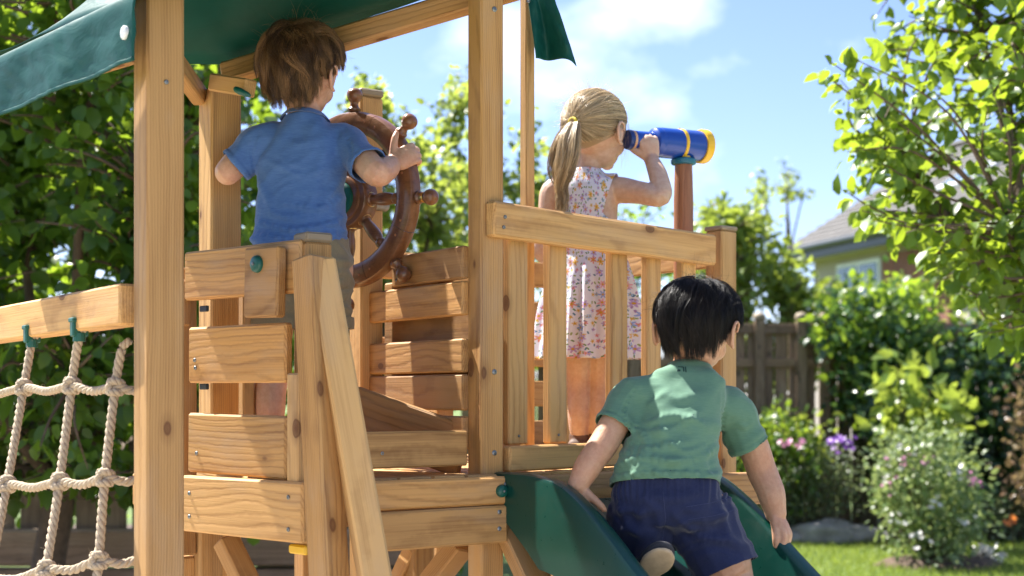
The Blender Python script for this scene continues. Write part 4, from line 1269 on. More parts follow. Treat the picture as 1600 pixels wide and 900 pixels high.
    hz = P(473, 514, d); cut(me, [(hz, (0, 0, -1), hz, 5.0)])
    so = ob('shorts', me, khaki_cloth, body); add_solid(so, .0025, -1)
    for px in (428, 512.5):
        hp = [P(px, 505, d) + r * math.cos(t) * .0605 + fdir * math.sin(t) * .0605 for t in np.linspace(0, 2 * math.pi, 41)[:-1]]
        ring_tube('turn_up', hp, .014, .0028, khaki_cloth, so)
    for c_ in ((421, 700), (516, 700)): shoe('shoe', P(*c_, d), fdir, .15, shoe_dark, body)
    # hair
    S, T_, R_ = short_hair(hd, 5, 460, 30, (.05, -.30, .95), lambda q: .098 if q[2] > -.1 else .06, lambda q: (.19 + .10 * max(0, q[2])) if q[2] > -.15 else .10, .70, m=14, tint=(.0, 1.0), rad=.00046, clump=.78, tail=.72, spread=.075, fly=140, margin=(.24, .08), hl=dict(back=-.60, side=-.06, front=.45))
    hm = hair_mesh('hair', S, T_, R_, scalp_cap(hd, 1.06, **dict(back=-.60, side=-.06, front=.45)), .03)
    ob('hair', hm, hair_brown, body)
    return body

def ring_tube(name, pts, h, t, mat, parent, slant=0.0):
    """flat band following a closed loop"""
    n = len(pts); c = sum(pts, Vector()) / n; V = []; Fc = []
    for i, p in enumerate(pts):
        o_ = (p - c); o_.z = 0; o_.normalize(); u_ = Vector((0, 0, 1))
        for (a, b) in ((-t, -h), (t, -h), (t * 1.3, 0), (t, h), (-t, h)):
            V.append(p + o_ * (a - slant * b) + u_ * b)
    for i in range(n):
        i2 = (i + 1) % n
        for k in range(5):
            k2 = (k + 1) % 5; Fc.append((i * 5 + k, i2 * 5 + k, i2 * 5 + k2, i * 5 + k2))
    mb = MB(); mb.add(V, Fc); me = mb.mesh(name); bm = bmesh.new(); bm.from_mesh(me); bmesh.ops.recalc_face_normals(bm, faces=bm.faces); bm.to_mesh(me); bm.free()
    return ob(name, smooth_me(me, 50), mat, parent)

# ------------------------------------------------------------------ girl at the telescope
def floral():
    m, N, L, out = new_mat('floral_cotton')
    uv = N.new('ShaderNodeUVMap'); uv.uv_map = 'cloth'
    c = None; base = (.66, .63, .66)
    n = noise_n(N, L, mapped(N, L, uv.outputs[0], (14, 14, 14)), 1.0, 3, .5)
    br = ramp(N, [(.4, (.80, .79, .85)), (.6, (.76, .77, .88))]); L.new(n, br.inputs[0]); c = br.outputs[0]
    def layer(c, scale, offs, rmax, petals, pal, thr):
        mp = mapped(N, L, uv.outputs[0], (scale, scale, scale), offs)
        v = N.new('ShaderNodeTexVoronoi'); v.voronoi_dimensions = '2D'; v.inputs['Scale'].default_value = 1.0; v.inputs['Randomness'].default_value = .85
        L.new(mp, v.inputs['Vector'])
        sub = N.new('ShaderNodeVectorMath'); sub.operation = 'SUBTRACT'; L.new(mp, sub.inputs[0]); L.new(v.outputs['Position'], sub.inputs[1])
        sp = N.new('ShaderNodeSeparateXYZ'); L.new(sub.outputs[0], sp.inputs[0])
        sc_ = N.new('ShaderNodeSeparateColor'); L.new(v.outputs['Color'], sc_.inputs[0])
        ang = math_n(N, L, 'ARCTAN2', sp.outputs[1], sp.outputs[0])
        ang = math_n(N, L, 'ADD', math_n(N, L, 'MULTIPLY', ang, petals), math_n(N, L, 'MULTIPLY', sc_.outputs[0], 12.0))
        lobe = math_n(N, L, 'MULTIPLY_ADD', math_n(N, L, 'COSINE', ang), .30)
        lobe.node.inputs[2].default_value = .70
        size = math_n(N, L, 'MULTIPLY', lobe, rmax)
        ink = math_n(N, L, 'LESS_THAN', v.outputs['Distance'], size)
        has = math_n(N, L, 'GREATER_THAN', sc_.outputs[1], thr)
        ink = math_n(N, L, 'MULTIPLY', ink, has)
        pr = ramp(N, pal); pr.color_ramp.interpolation = 'CONSTANT'; L.new(sc_.outputs[2], pr.inputs[0])
        c = mixc(N, L, ink, c, pr.outputs[0])
        if petals >= 5:
            ce = math_n(N, L, 'MULTIPLY', math_n(N, L, 'LESS_THAN', v.outputs['Distance'], rmax * .27), has)
            c = mixc(N, L, ce, c, (.62, .36, .03))
        return c
    c = layer(c, 95, (1.3, 2.2, 0), .40, 2, [(0, (.16, .28, .10)), (.4, (.10, .22, .34)), (.6, (.33, .40, .14)), (.85, (.42, .26, .5))], .58)
    c = layer(c, 62, (5.1, .4, 0), .38, 5, [(0, (.40, .32, .70)), (.35, (.70, .26, .40)), (.6, (.24, .42, .64)), (.8, (.72, .48, .10))], .55)
    c = layer(c, 34, (.2, 7.7, 0), .40, 6, [(0, (.74, .30, .20)), (.2, (.80, .47, .10)), (.5, (.52, .36, .68)), (.7, (.76, .40, .50)), (.85, (.30, .40, .74))], .46)
    b = bsdf(N, rough=.8, Sheen_Weight=.2, Specular_IOR_Level=.25); L.new(c, b.inputs['Base Color'])
    tc = N.new('ShaderNodeTexCoord')
    bump_n(N, L, noise_n(N, L, mapped(N, L, tc.outputs['Object'], (40, 40, 14)), 1.0, 4, .6), .4, .004, b)
    t = N.new('ShaderNodeBsdfTranslucent'); L.new(c, t.inputs[0]); mx = N.new('ShaderNodeMixShader'); mx.inputs[0].default_value = .3
    L.new(b.outputs[0], mx.inputs[1]); L.new(t.outputs[0], mx.inputs[2]); L.new(mx.outputs[0], out.inputs[0]); return m

def girl():
    d = 3.95
    fdir = Vector((.40, .917, 0)).normalized(); r = Vector((fdir.y, -fdir.x, 0))
    hd = Head(P(930, 195, 3.94), (.58, .81, .0), (.03, .03, 1), 1.05, (.079, .092, .086))
    def ring(px, py, hw, hdp, dd=d): return (P(px, py, dd), r * hw, fdir * hdp)
    G = hd.geos()
    G.append(chain_geo([P(916, 292, d), P(920, 262, d), P(924, 228, d)], [.040, .034, .036]))
    G.append(loft_geo([ring(922, 450, .095, .072), ring(922, 400, .088, .068), ring(919, 350, .082, .062), ring(917, 310, .088, .062), ring(916, 290, .085, .052), ring(917, 277, .045, .040)]))
    sh, el, wr = P(968, 297, 3.925), P(1033, 306, 3.85), P(1018, 250, 3.93)
    G.append(chain_geo([P(945, 298, 3.94), sh, sh.lerp(el, .55) + Vector((0, -.004, .0)), el, el.lerp(wr, .5) + Vector((.006, -.006, 0)), wr], [.040, .037, .031, .028, .0265, .0205], 16))
    tubec = e0 + tax * .055
    G += hand_geos(wr, (-.16, .04, 1), (.15, -1, .05), (-1, -.2, -.1), 1.16, (.75, 1.25, .8), (.35, .3), tdir=(-.80, .10, .45), spread=.03)
    shl, ell_, wrl = P(864, 300, 3.98), P(847, 392, 3.97), P(876, 405, 4.09)
    G.append(chain_geo([P(885, 300, 3.97), shl, shl.lerp(ell_, .5), ell_, ell_.lerp(wrl, .5), wrl], [.038, .036, .029, .027, .025, .020]))
    G += hand_geos(wrl, (.6, .8, -.1), (-.5, .2, .8), (.3, -.6, .6), 1.0, (.4, .5, .4), (.3, .3))
    for (a, b, c_) in (((902, 440), (905, 605), (906, 700)), ((944, 440), (938, 605), (932, 700))):
        h_, k_, an = P(*a, d), P(*b, d + .01), P(*c_, d)
        G.append(chain_geo([h_, P((a[0] + b[0]) / 2, 540, d), k_, an.lerp(k_, .55) + Vector((0, -.010, 0)), an], [.06, .047, .0345, .0335, .0225]))
    body = ob('person', fuse('person', G, .0031, 4), skin_light)
    tag(body, 'blonde girl with ponytail in sleeveless floral dress looking through the telescope', 'person')
    add_eyes(hd, body)
    DG = [loft_geo([ring(922, 585, .152, .132), ring(922, 560, .148, .128), ring(922, 500, .137, .115), ring(922, 440, .118, .096), ring(921, 398, .099, .078), ring(919, 372, .0925, .072), ring(918, 340, .092, .070), ring(916, 308, .094, .068), ring(916, 286, .088, .058), ring(917, 272, .052, .048), ring(918, 262, .042, .042)], 48, 2.2)]
    DG.append(chain_geo([P(935, 297, 3.945), P(966, 299, 3.93)], [.05, .047])); DG.append(chain_geo([P(895, 299, 3.965), P(866, 301, 3.978)], [.05, .046]))
    me = fuse('dress', DG, .0042, 5)
    c0 = P(920, 390, d)
    def dfn(p):
        q = p - c0; t = math.atan2(q.y, q.x); k = max(0, min(1, -q.z / .16))
        f = k * (.0105 * math.sin(t * 11 + 1.5 * math.sin(t * 3)) + .006 * math.sin(t * 19 + 2) + .012 * nz(math.cos(t) * 3, math.sin(t) * 3, q.z * 3))
        f += (1 - k) * (.0035 * ridge(nz(q.x * 16 + q.z * 12, q.y * 12, q.z * 16)) + .002 * nz(q.x * 30, q.y * 30, q.z * 30))
        return f
    displace(me, dfn)
    hz = P(922, 561, d); ar = (P(966, 299, 3.93) - P(935, 297, 3.945)).normalized(); al = (P(866, 301, 3.978) - P(895, 299, 3.965)).normalized()
    pr_ = P(956, 305, 3.93); pl_ = P(876, 308, 3.975)
    cut(me, [(hz, (0, 0, -1), hz, 5.0), (pr_, (ar + Vector((0, 0, -.14))).normalized(), pr_, .080), (pl_, (al + Vector((0, 0, -.14))).normalized(), pl_, .08), (P(918, 269, d), (0, .2, 1), P(918, 262, d), .08)])
    uvl = me.uv_layers.new(name='cloth'); co = get_co(me)
    ang = np.arctan2(co[:, 1] - c0.y, co[:, 0] - c0.x); ang = np.where(ang > math.pi / 2, ang - 2 * math.pi, ang)   # seam on the far side
    li = np.empty(len(me.loops), np.int32); me.loops.foreach_get('vertex_index', li)
    rad = .11
    data = np.stack([ang[li] * rad, co[li, 2]], axis=1)
    for p in me.polygons:
        a = data[p.loop_start:p.loop_start + p.loop_total, 0]
        if a.max() - a.min() > rad * 3: a[a < 0] += rad * 2 * math.pi
    uvl.data.foreach_set('uv', data.astype(np.float32).ravel())
    dr_ = ob('dress', me, floral(), body); add_solid(dr_, .0018, -1)
    for c_ in ((906, 700), (932, 700)):
        s_ = shoe('sandal', P(*c_, d), fdir, .145, sandal_m, body)
    # hair drawn back to a tie, then the ponytail
    r_ = np.random.default_rng(21); hl = dict(back=-.80, side=-.26, front=.36)
    tie = hd.c - hd.f * .104 + hd.u * (-.012) - hd.r * .004; A = np.array([hd.r, hd.f, hd.u]); S = []; TT = []; RR = []; m = 14
    td_ = np.array([-.04, -.99, -.12]); td_ /= np.linalg.norm(td_)
    n = 0
    while n < 5200:
        q = r_.normal(size=3); q /= np.linalg.norm(q)
        if q[2] < hairline(q[1], **hl) + .01: continue
        n += 1
        # lock noise shared by neighbours
        ln_ = nz(q[0] * 5, q[1] * 5, q[2] * 5); ln2 = nz(q[0] * 13 + 4, q[1] * 13, q[2] * 13)
        D = q.copy(); pts = []
        th_ = math.acos(max(-1, min(1, float(q @ td_)))); 
        for i in range(m):
            s = i / (m - 1); w = math.sin((1 - s) * th_) / max(1e-4, math.sin(th_)) if th_ > .05 else 1 - s
            w2 = math.sin(s * th_) / max(1e-4, math.sin(th_)) if th_ > .05 else s
            dd = q * w + td_ * w2
            dd = dd + np.array([0, 0, .10]) * math.sin(s * math.pi) * (.3 + max(0, q[2])) ; dd /= np.linalg.norm(dd)
            of = 1.035 + .05 * math.sin(s * math.pi) * (1 + .9 * ln_) + .03 * ln2 * math.sin(s * math.pi)
            pts.append(to_world(hd, dd[None], np.array([of]))[0])
        pts = np.array(pts); pts[-1] = np.array(tie) + r_.normal(0, .004, 3); pts[-2] = pts[-2] * .5 + np.array(tie) * .5 + r_.normal(0, .004, 3)
        pts += np.cumsum(r_.normal(0, .0004, pts.shape), axis=0)
        S.append(pts[None]); TT.append(np.clip(.45 + .85 * ln2 + .3 * ln_ + r_.normal(0, .16), 0, 1)); RR.append(.0006 * r_.uniform(.7, 1.3))
    # ponytail: locks with a shared wave
    mpt = 14
    tipb = P(884, 338, 3.87); side = np.array(hd.r)
    for k in range(84):
        a, b = r_.normal(0, 1, 2); sp_ = math.sqrt(a * a + b * b) + .2; L_ = r_.uniform(.78, 1.12); ph = r_.uniform(0, 6.28); am = r_.uniform(.003, .014); tk = r_.uniform(.1, 1)
        for j in range(26):
            oa, ob_ = a + r_.normal(0, .22), b + r_.normal(0, .22); pts = []
            for i in range(mpt):
                s = i / (mpt - 1); sl_ = s * L_
                c_ = np.array(tie) * 1.0
                back = -np.array(hd.f) * .036 * math.sin(min(1, sl_ * 2.2) * math.pi / 2)
                pos = c_ + back + np.array([-.014 * sl_, -.005, -.225 * sl_])
                wd = .0045 + .027 * math.sin(min(1, sl_ * 1.15 + .08) * math.pi) ** .8 * (1 - .25 * s) + .004 * s
                e1 = np.array(hd.r); e2 = np.array(hd.f)
                pos = pos + (e1 * oa + e2 * ob_ * .7) * wd * .62 + e1 * am * math.sin(sl_ * 9 + ph) * s + e2 * am * math.cos(sl_ * 8 + ph) * s
                pts.append(pos)
            pts = np.array(pts) + np.cumsum(r_.normal(0, .0005, (mpt, 3)), axis=0)
            S.append(pts[None]); TT.append(np.clip(tk + r_.normal(0, .1), 0, 1)); RR.append(.00065)
    # loose wisps by the face and off the crown
    for k in range(260):
        if k < 70: p = np.array(hd.p(.055, .045, .0)) + r_.normal(0, .012, 3); v = np.array([.12, .1, -1.0]) + r_.normal(0, .15, 3); L_ = r_.uniform(.05, .13)
        else:
            q = r_.normal(size=3); q[2] = abs(q[2]); q[1] = -abs(q[1]) * .6; q /= np.linalg.norm(q); p = to_world(hd, q[None], np.array([1.07]))[0]; v = q @ A; L_ = r_.uniform(.02, .05)
        pts = [p]; w = r_.normal(0, .2, 3)
        for i in range(mpt - 1):
            v = v + w * .25 + np.array([0, 0, -.07]); v = v / np.linalg.norm(v); p = p + v * L_ / (mpt - 1); pts.append(p)
        S.append(np.array(pts)[None]); TT.append(r_.uniform(.6, 1)); RR.append(.00025)
    hm = hair_mesh('hair', np.concatenate(S), np.array([float(t) for t in TT]), np.array(RR), scalp_cap(hd, 1.035, **hl), .2)
    hair = ob('hair', hm, hair_blond, body)
    tp = [tie + (hd.u * math.cos(t) + hd.r * math.sin(t)) * .0135 - hd.f * (.004 + .003 * math.sin(t)) for t in np.linspace(0, 2 * math.pi, 30)]
    geo_ob('hair_tie', tube_geo(tp, .0042, 10), plain('yellow_elastic', (.70, .55, .04), .7, .1, 200), body)
    return body

# ------------------------------------------------------------------ boy on the slide
def boy_green():
    d = 3.24
    fdir = Vector((.10, .98, 0)).normalized(); r = Vector((fdir.y, -fdir.x, -.05)).normalized()
    lean = Vector((0, .35, .94)).normalized()
    fd = r.cross(lean).normalized(); fd = fd if fd.y > 0 else -fd
    hd = Head(P(1090, 500, 3.28), (.36, .92, -.20), (.10, .10, 1), 1.05, (.081, .092, .084))
    def ring(px, py, dd, hw, hdp, rr=None): return (P(px, py, dd), (rr or r) * hw, fd * hdp)
    G = hd.geos()
    G.append(chain_geo([P(1072, 598, 3.27), P(1080, 566, 3.29), P(1088, 530, 3.30)], [.046, .041, .042]))
    G.append(loft_geo([ring(1045, 800, 3.20, .10, .07), ring(1045, 740, 3.20, .095, .066), ring(1055, 680, 3.22, .084, .058), ring(1066, 620, 3.25, .082, .050), ring(1071, 594, 3.265, .07, .045), ring(1075, 578, 3.275, .046, .042)]))
    # left arm to the slide wall
    sh, el, wr = P(990, 622, 3.235), P(943, 694, 3.18), P(903, 758, 3.145)
    G.append(chain_geo([P(1015, 618, 3.24), sh, sh.lerp(el, .55) + Vector((-.005, -.004, 0)), el, el.lerp(wr, .5) + Vector((-.004, -.002, 0)), wr], [.032, .033, .0345, .0335, .031, .024], 16))
    rimL = S0 + sd * .22; rimL.z = rim_z(.22)
    G += hand_geos(wr, (.02, .10, -1), (-.55, -.75, .2), (.75, -.6, 0), 1.12, (.5, .5, .5), (.2, .3))
    # right arm
    shr, elr, wrr = P(1146, 642, 3.31), P(1190, 735, 3.335), P(1212, 802, 3.315)
    G.append(chain_geo([P(1120, 632, 3.30), shr, shr.lerp(elr, .55) + Vector((.006, 0, .004)), elr, elr.lerp(wrr, .5) + Vector((.004, -.004, 0)), wrr], [.032, .034, .0365, .0355, .033, .0255], 16))
    G += hand_geos(wrr, (.36, -.25, -.80), (.62, -.35, .75), (-.55, -.75, .1), 1.16, (.5, .55, .4), (.15, .25), tdir=(.0, -.42, -.86), spread=.05)
    # legs: right one down the chute, left knee tucked with the sole showing
    hr, kr, ar = P(1100, 812, 3.20), P(1150, 922, 3.16), P(1170, 1010, 3.02)
    G.append(chain_geo([hr, hr.lerp(kr, .6), kr, ar], [.075, .062, .046, .031]))
    hl_, kl, al = P(1003, 812, 3.20), P(985, 905, 3.30), P(1003, 893, 3.12)
    G.append(chain_geo([hl_, hl_.lerp(kl, .6), kl], [.072, .058, .043])); G.append(chain_geo([kl, kl.lerp(al, .5) + Vector((0, 0, -.008)), al], [.042, .036, .026]))
    body = ob('person', fuse('person', G, .0031, 4), skin_tan)
    tag(body, 'black haired boy in green t-shirt and navy shorts climbing the slide', 'person')
    add_eyes(hd, body)
    # t-shirt
    SG = [loft_geo([ring(1041, 775, 3.185, .126, .106), ring(1042, 752, 3.19, .122, .104), ring(1047, 715, 3.20, .111, .096), ring(1055, 675, 3.215, .104, .088), ring(1063, 638, 3.235, .103, .080), ring(1068, 614, 3.25, .102, .070), ring(1071, 594, 3.262, .096, .064), ring(1074, 580, 3.272, .061, .055), ring(1077, 568, 3.28, .050, .049)], 44, 2.4)]
    SG.append(chain_geo([P(1030, 622, 3.24), sh, sh.lerp(el, .38), sh.lerp(el, .68)], [.060, .0545, .050, .0515], flat=True))
    SG.append(chain_geo([P(1105, 635, 3.29), shr, shr.lerp(elr, .33), shr.lerp(elr, .60)], [.060, .0555, .0515, .053], flat=True))
    me = fuse('t_shirt', SG, .0042, 6)
    c0 = P(1055, 680, 3.2)
    def wfn(p):
        q = p - c0; x, y, z = q.x, q.y, q.z
        low = max(0, min(1, (.07 - z) / .12))
        f = .0085 * low * ridge(nz(x * 4 + z * 4 + 11, y * 5, z * 17 - x * 7)) + .004 * ridge(nz(x * 5 - z * 12, y * 5, z * 9 + x * 12 + 3))
        f += .0035 * (1 - low) * ridge(nz(x * 11 - z * 9 + 5, y * 6, z * 6 + x * 5))
        f += .0012 * nz(x * 24, y * 22, z * 30) + .005 * nz(x * 5 + 7, y * 5, z * 6)
        return f - .004
    hz = P(1040, 758, 3.19); hf = hem_fn([(sh.lerp(el, .68), (el - sh).normalized(), .082), (shr.lerp(elr, .60), (elr - shr).normalized(), .082)], [(hz, Vector((0, -.22, -1)).normalized())])
    stk = strokes([([(986, 655), (1008, 690), (998, 740)], 6, .0045), ([(950, 735), (1000, 716), (1062, 722)], 6, .006), ([(958, 712), (1012, 700), (1082, 688)], 6, .0055),
                   ([(955, 748), (1040, 737), (1128, 744)], 5, .005), ([(1128, 700), (1080, 716), (1030, 726)], 6, .005), ([(1000, 676), (1050, 668), (1102, 640)], 6, .0045),
                   ([(1018, 655), (1060, 650), (1112, 662)], 6, .004), ([(1124, 692), (1102, 720), (1112, 750)], 6, .005), ([(998, 598), (977, 640), (984, 682)], 2.8, -.0038), ([(1134, 612), (1132, 655), (1124, 692)], 2.8, -.0038),
                   ([(1030, 610), (1060, 622), (1100, 612)], 7, .003), ([(958, 650), (970, 662), (985, 660)], 4.5, .003), ([(1150, 660), (1165, 668), (1178, 660)], 4.5, .003), ([(1040, 690), (1075, 705), (1115, 690)], 5, .0045)], extra=26, box=(965, 640, 1095, 745), seed=5, amp=.0022)
    displace(me, lambda p: wfn(p) + hf(p) + stk(p))
    axl = (el - sh).normalized(); axr = (elr - shr).normalized(); ecl = sh.lerp(el, .62); ecr = shr.lerp(elr, .56)
    cut(me, [(hz, (0, -.22, -1), hz, 5.0), (None, axl, sh.lerp(el, .68), .066), (None, axr, shr.lerp(elr, .60), .068), (P(1077, 577, 3.28), (0, .34, .94), P(1077, 574, 3.28), .07)])
    shirt = ob('t_shirt', me, green_cloth, body); add_solid(shirt, .0024, -1)
    nbp = [P(1076, 577.5, 3.279) + r * math.cos(t) * .0535 + fd * math.sin(t) * .0525 for t in np.linspace(0, 2 * math.pi, 41)[:-1]]
    ring_tube('neck_band', nbp, .0052, .0022, green_cloth, shirt, .9)
    # small dark print below the collar
    ink = plain('dark_print', (.012, .045, .035), .8, .1, 100)
    for (px, py, w_, h_) in ((1060.5, 579, .0075, .0045), (1068, 577, .0022, .014), (1071.5, 577.5, .0022, .016), (1063.5, 573.5, .012, .0022)):
        q = P(px, py, 3.10); bmq = chamfer_box(w_, .0012, h_, .0003); mq = bpy.data.meshes.new('print'); bmq.to_mesh(mq); bmq.free()
        PRINTS.append((ob('print', mq, ink, shirt), px, py, shirt))
    # shorts
    HG = [loft_geo([ring(1044, 735, 3.195, .112, .082), ring(1043, 768, 3.19, .120, .098), ring(1046, 815, 3.19, .132, .11), ring(1048, 842, 3.195, .124, .10)], 40, 2.6)]
    HG.append(chain_geo([P(1095, 812, 3.195), hr.lerp(kr, .6), hr.lerp(kr, 1.0)], [.084, .075, .073]))
    HG.append(chain_geo([P(1005, 812, 3.195), hl_.lerp(kl, .55), hl_.lerp(kl, .98)], [.083, .07, .066]))
    me = fuse('shorts', HG, .0042, 4)
    def sfn(p):
        q = p - P(1045, 800, 3.2); return .0065 * ridge(nz(q.x * 10 + q.z * 9, q.y * 8, q.z * 14 - q.x * 8 + 6)) + .003 * nz(q.x * 26, q.y * 20, q.z * 24) - .002
    stk = strokes([([(948, 790), (1000, 802), (1038, 792)], 6, .005), ([(1060, 852), (1100, 842), (1152, 852)], 6, .005), ([(1118, 772), (1132, 812), (1142, 855)], 6, .005), ([(1050, 800), (1085, 830), (1130, 838)], 6, .005),
                   ([(960, 770), (975, 810), (1000, 840)], 6, .005), ([(1010, 780), (1030, 815), (1022, 850)], 6, .004), ([(1090, 868), (1125, 862), (1160, 874)], 5, .004)], extra=26, box=(950, 775, 1120, 870), seed=8, amp=.003)
    def gather(p):
        px = 800 + p.x / p.y * F; py = HY - (p.z - CAM_Z) / p.y * F
        return .0022 * math.sin(px * .75 + 2 * math.sin(px * .11)) * max(0, min(1, (792 - py) / 18))
    displace(me, lambda p: sfn(p) + stk(p) + gather(p))
    pr_ = hr.lerp(kr, .72); plx = hl_.lerp(kl, .78)
    cut(me, [(pr_, (kr - hr).normalized(), pr_, .11), (plx, (kl - hl_).normalized(), plx, .1)])
    so = ob('shorts', me, navy_cloth, body); add_solid(so, .0025, -1)
    SHORTS.append(so)
    # sneaker sole of the tucked foot: sole towards the camera, toes down the chute
    def foot(ank, toe, nrm, name='shoe'):
        f = (toe - ank).normalized(); n = Vector(nrm); n = (n - f * n.dot(f)).normalized(); r2 = f.cross(n)
        L_ = .145; b = ank
        g = [loft_geo([(b - f * .035, r2 * .014, n * .012), (b - f * .02, r2 * .027, n * .024), (b + f * .03, r2 * .028, n * .024), (b + f * .07, r2 * .031, n * .017), (b + f * .095, r2 * .024, n * .012), (b + f * .108, r2 * .008, n * .006)], 18, 2.4, 4)]
        o = ob(name, fuse(name, g, .0035, 2), shoe_dark, body)
        bs = b + n * .021
        g = [loft_geo([(bs - f * .036, r2 * .016, n * .006), (bs - f * .018, r2 * .028, n * .0075), (bs + f * .025, r2 * .026, n * .0075), (bs + f * .065, r2 * .033, n * .0075), (bs + f * .098, r2 * .025, n * .006), (bs + f * .112, r2 * .008, n * .005)], 18, 2.6, 4)]
        ob('sole', fuse('sole', g, .003, 1), shoe_sole, o)
    foot(P(1003, 893, 3.10), P(1034, 862, 3.05), (.35, -1, .25))
    foot(P(1172, 1018, 3.0), P(1190, 1012, 3.10), (0, -.5, -1))
    S, T_, R_ = short_hair(hd, 9, 480, 28, (-.12, -.02, 1.0), lambda q: .105 if q[2] > .1 else .068, lambda q: (.15 + .06 * max(0, q[2])) if q[2] > -.2 else .10, .10, m=13, tint=(.0, .8), rad=.00048, clump=.60, tail=.70, spread=.07, fly=200, margin=(.2, .06), hl=dict(back=-.66, side=-.14, front=.45))
    hm = hair_mesh('hair', S, T_, R_, scalp_cap(hd, 1.05, **dict(back=-.64, side=-.12, front=.45)), .05)
    ob('hair', hm, hair_black, body)
    return body
PRINTS = []; SHORTS = []
people = [boy_blue(), girl(), boy_green()]
# lay the print onto the shirt, add the pocket and waist seams to the shorts
from mathutils.bvhtree import BVHTree
def surf(o, px, py):
    me = o.data; bv = BVHTree.FromPolygons([v.co for v in me.vertices], [p.vertices for p in me.polygons])
    org = Vector((0, 0, CAM_Z)); dv = (P(px, py, 3.0) - org).normalized()
    loc, n, i, dist = bv.ray_cast(org, dv); return loc, n
for (o, px, py, sh_) in PRINTS:
    loc, n = surf(sh_, px, py)
    if loc is None: continue
    x = Vector((1, 0, 0)); x = (x - n * x.dot(n)).normalized(); z = x.cross(n).normalized()
    if z.z < 0: z = -z
    M = mat4(x, -n, z, loc + n * .0006); o.matrix_basis = M; WM[o.name] = M
def seam(o, pts, w, t, mat, name='seam'):
    path = []
    for a, b in zip(pts, pts[1:]):
        for k in range(12):
            q = surf(o, a[0] + (b[0] - a[0]) * k / 12, a[1] + (b[1] - a[1]) * k / 12)
            if q[0] is not None: path.append(q[0] + q[1] * t)
    if len(path) > 3: geo_ob(name, tube_geo(path, w, 6), mat, o)
so = SHORTS[0]
navy_seam = plain('navy_thread', (.03, .04, .10), .85, .2, 300)
seam(so, [(1072, 792), (1110, 786), (1148, 775)], .0009, .0003, navy_seam)
seam(so, [(1075, 812), (1115, 806), (1148, 797)], .0007, .0002, navy_seam)
seam(so, [(1036, 768), (1040, 810), (1034, 850)], .0008, .0002, navy_seam)
# ------------------------------------------------------------------ ground
def ground_mat():
    m, N, L, out = new_mat('lawn')
    tc = N.new('ShaderNodeTexCoord')
    n1 = noise_n(N, L, tc.outputs['Object'], 1.3, 4, .55); n2 = noise_n(N, L, tc.outputs['Object'], 60, 4, .7)
    r = ramp(N, [(.3, (.075, .125, .022)), (.6, (.13, .19, .035)), (.8, (.22, .23, .07))]); L.new(n1, r.inputs[0])
    c = mixc(N, L, math_n(N, L, 'MULTIPLY', n2, .5), r.outputs[0], (.05, .08, .014))
    b = bsdf(N, rough=.9); L.new(c, b.inputs['Base Color']); bump_n(N, L, n2, .7, .02, b); L.new(b.outputs[0], out.inputs[0]); return m
lawn_m = ground_mat()
soil_m = plain('garden_soil', (.075, .05, .034), .95, .45, 9, bump=.8, bdist=.03)
stone_m = plain('grey_stone', (.26, .25, .24), .85, .35, 11, bump=.6, bdist=.02)
gx = [(-900, -300), (900, -300), (900, 1500), (-900, 1500)]
o = ob('ground', mesh_np('ground', [(x, y, 0) for x, y in gx], quads=[(0, 1, 2, 3)]), lawn_m); tag(o, kind='structure')
def bed(name, pts, z=.004, mat=soil_m):
    n = len(pts); V = []
    c = Vector((sum(p[0] for p in pts) / n, sum(p[1] for p in pts) / n, z + .05)); V = [tuple(c)] + [(p[0], p[1], z) for p in pts]
    V += [(c.x + (p[0] - c.x) * .75, c.y + (p[1] - c.y) * .75, z + .05) for p in pts]
    tris = [(0, 1 + n + i, 1 + n + (i + 1) % n) for i in range(n)]; quads = [(1 + i, 1 + (i + 1) % n, 1 + n + (i + 1) % n, 1 + n + i) for i in range(n)]
    return tag(ob(name, mesh_np(name, V, tris=tris, quads=quads), mat), kind='structure')
bed('flower_bed', [(-9, 11.2), (-2, 11.1), (1.2, 11.0), (2.2, 10.95), (3.0, 11.15), (4.6, 11.2), (9, 11.1), (9, 12.2), (-9, 12.2)])
bounce_sand_m = plain('bounce_sand', (.50, .44, .36), .95, .25, 14, bump=.5, bdist=.01)
bed('bounce_sand', [(-4.5, -5), (4.5, -5), (4.8, 1), (3.4, 4.2), (1.8, 6.4), (-.9, 6.2), (-2.6, 4.6), (-4.6, 3)], .003, bounce_sand_m)  # out-of-view pale ground, added to bounce sun up onto the tower
bed('bare_patch', [(2.55, 9.25), (3.1, 9.2), (3.3, 9.5), (3.1, 9.75), (2.6, 9.7), (2.4, 9.5)], .004)
bed('hedge_bed', [(-6, 5.2), (-1.2, 5.6), (-.4, 6.4), (-.4, 8.2), (-6, 7.8)], .004)

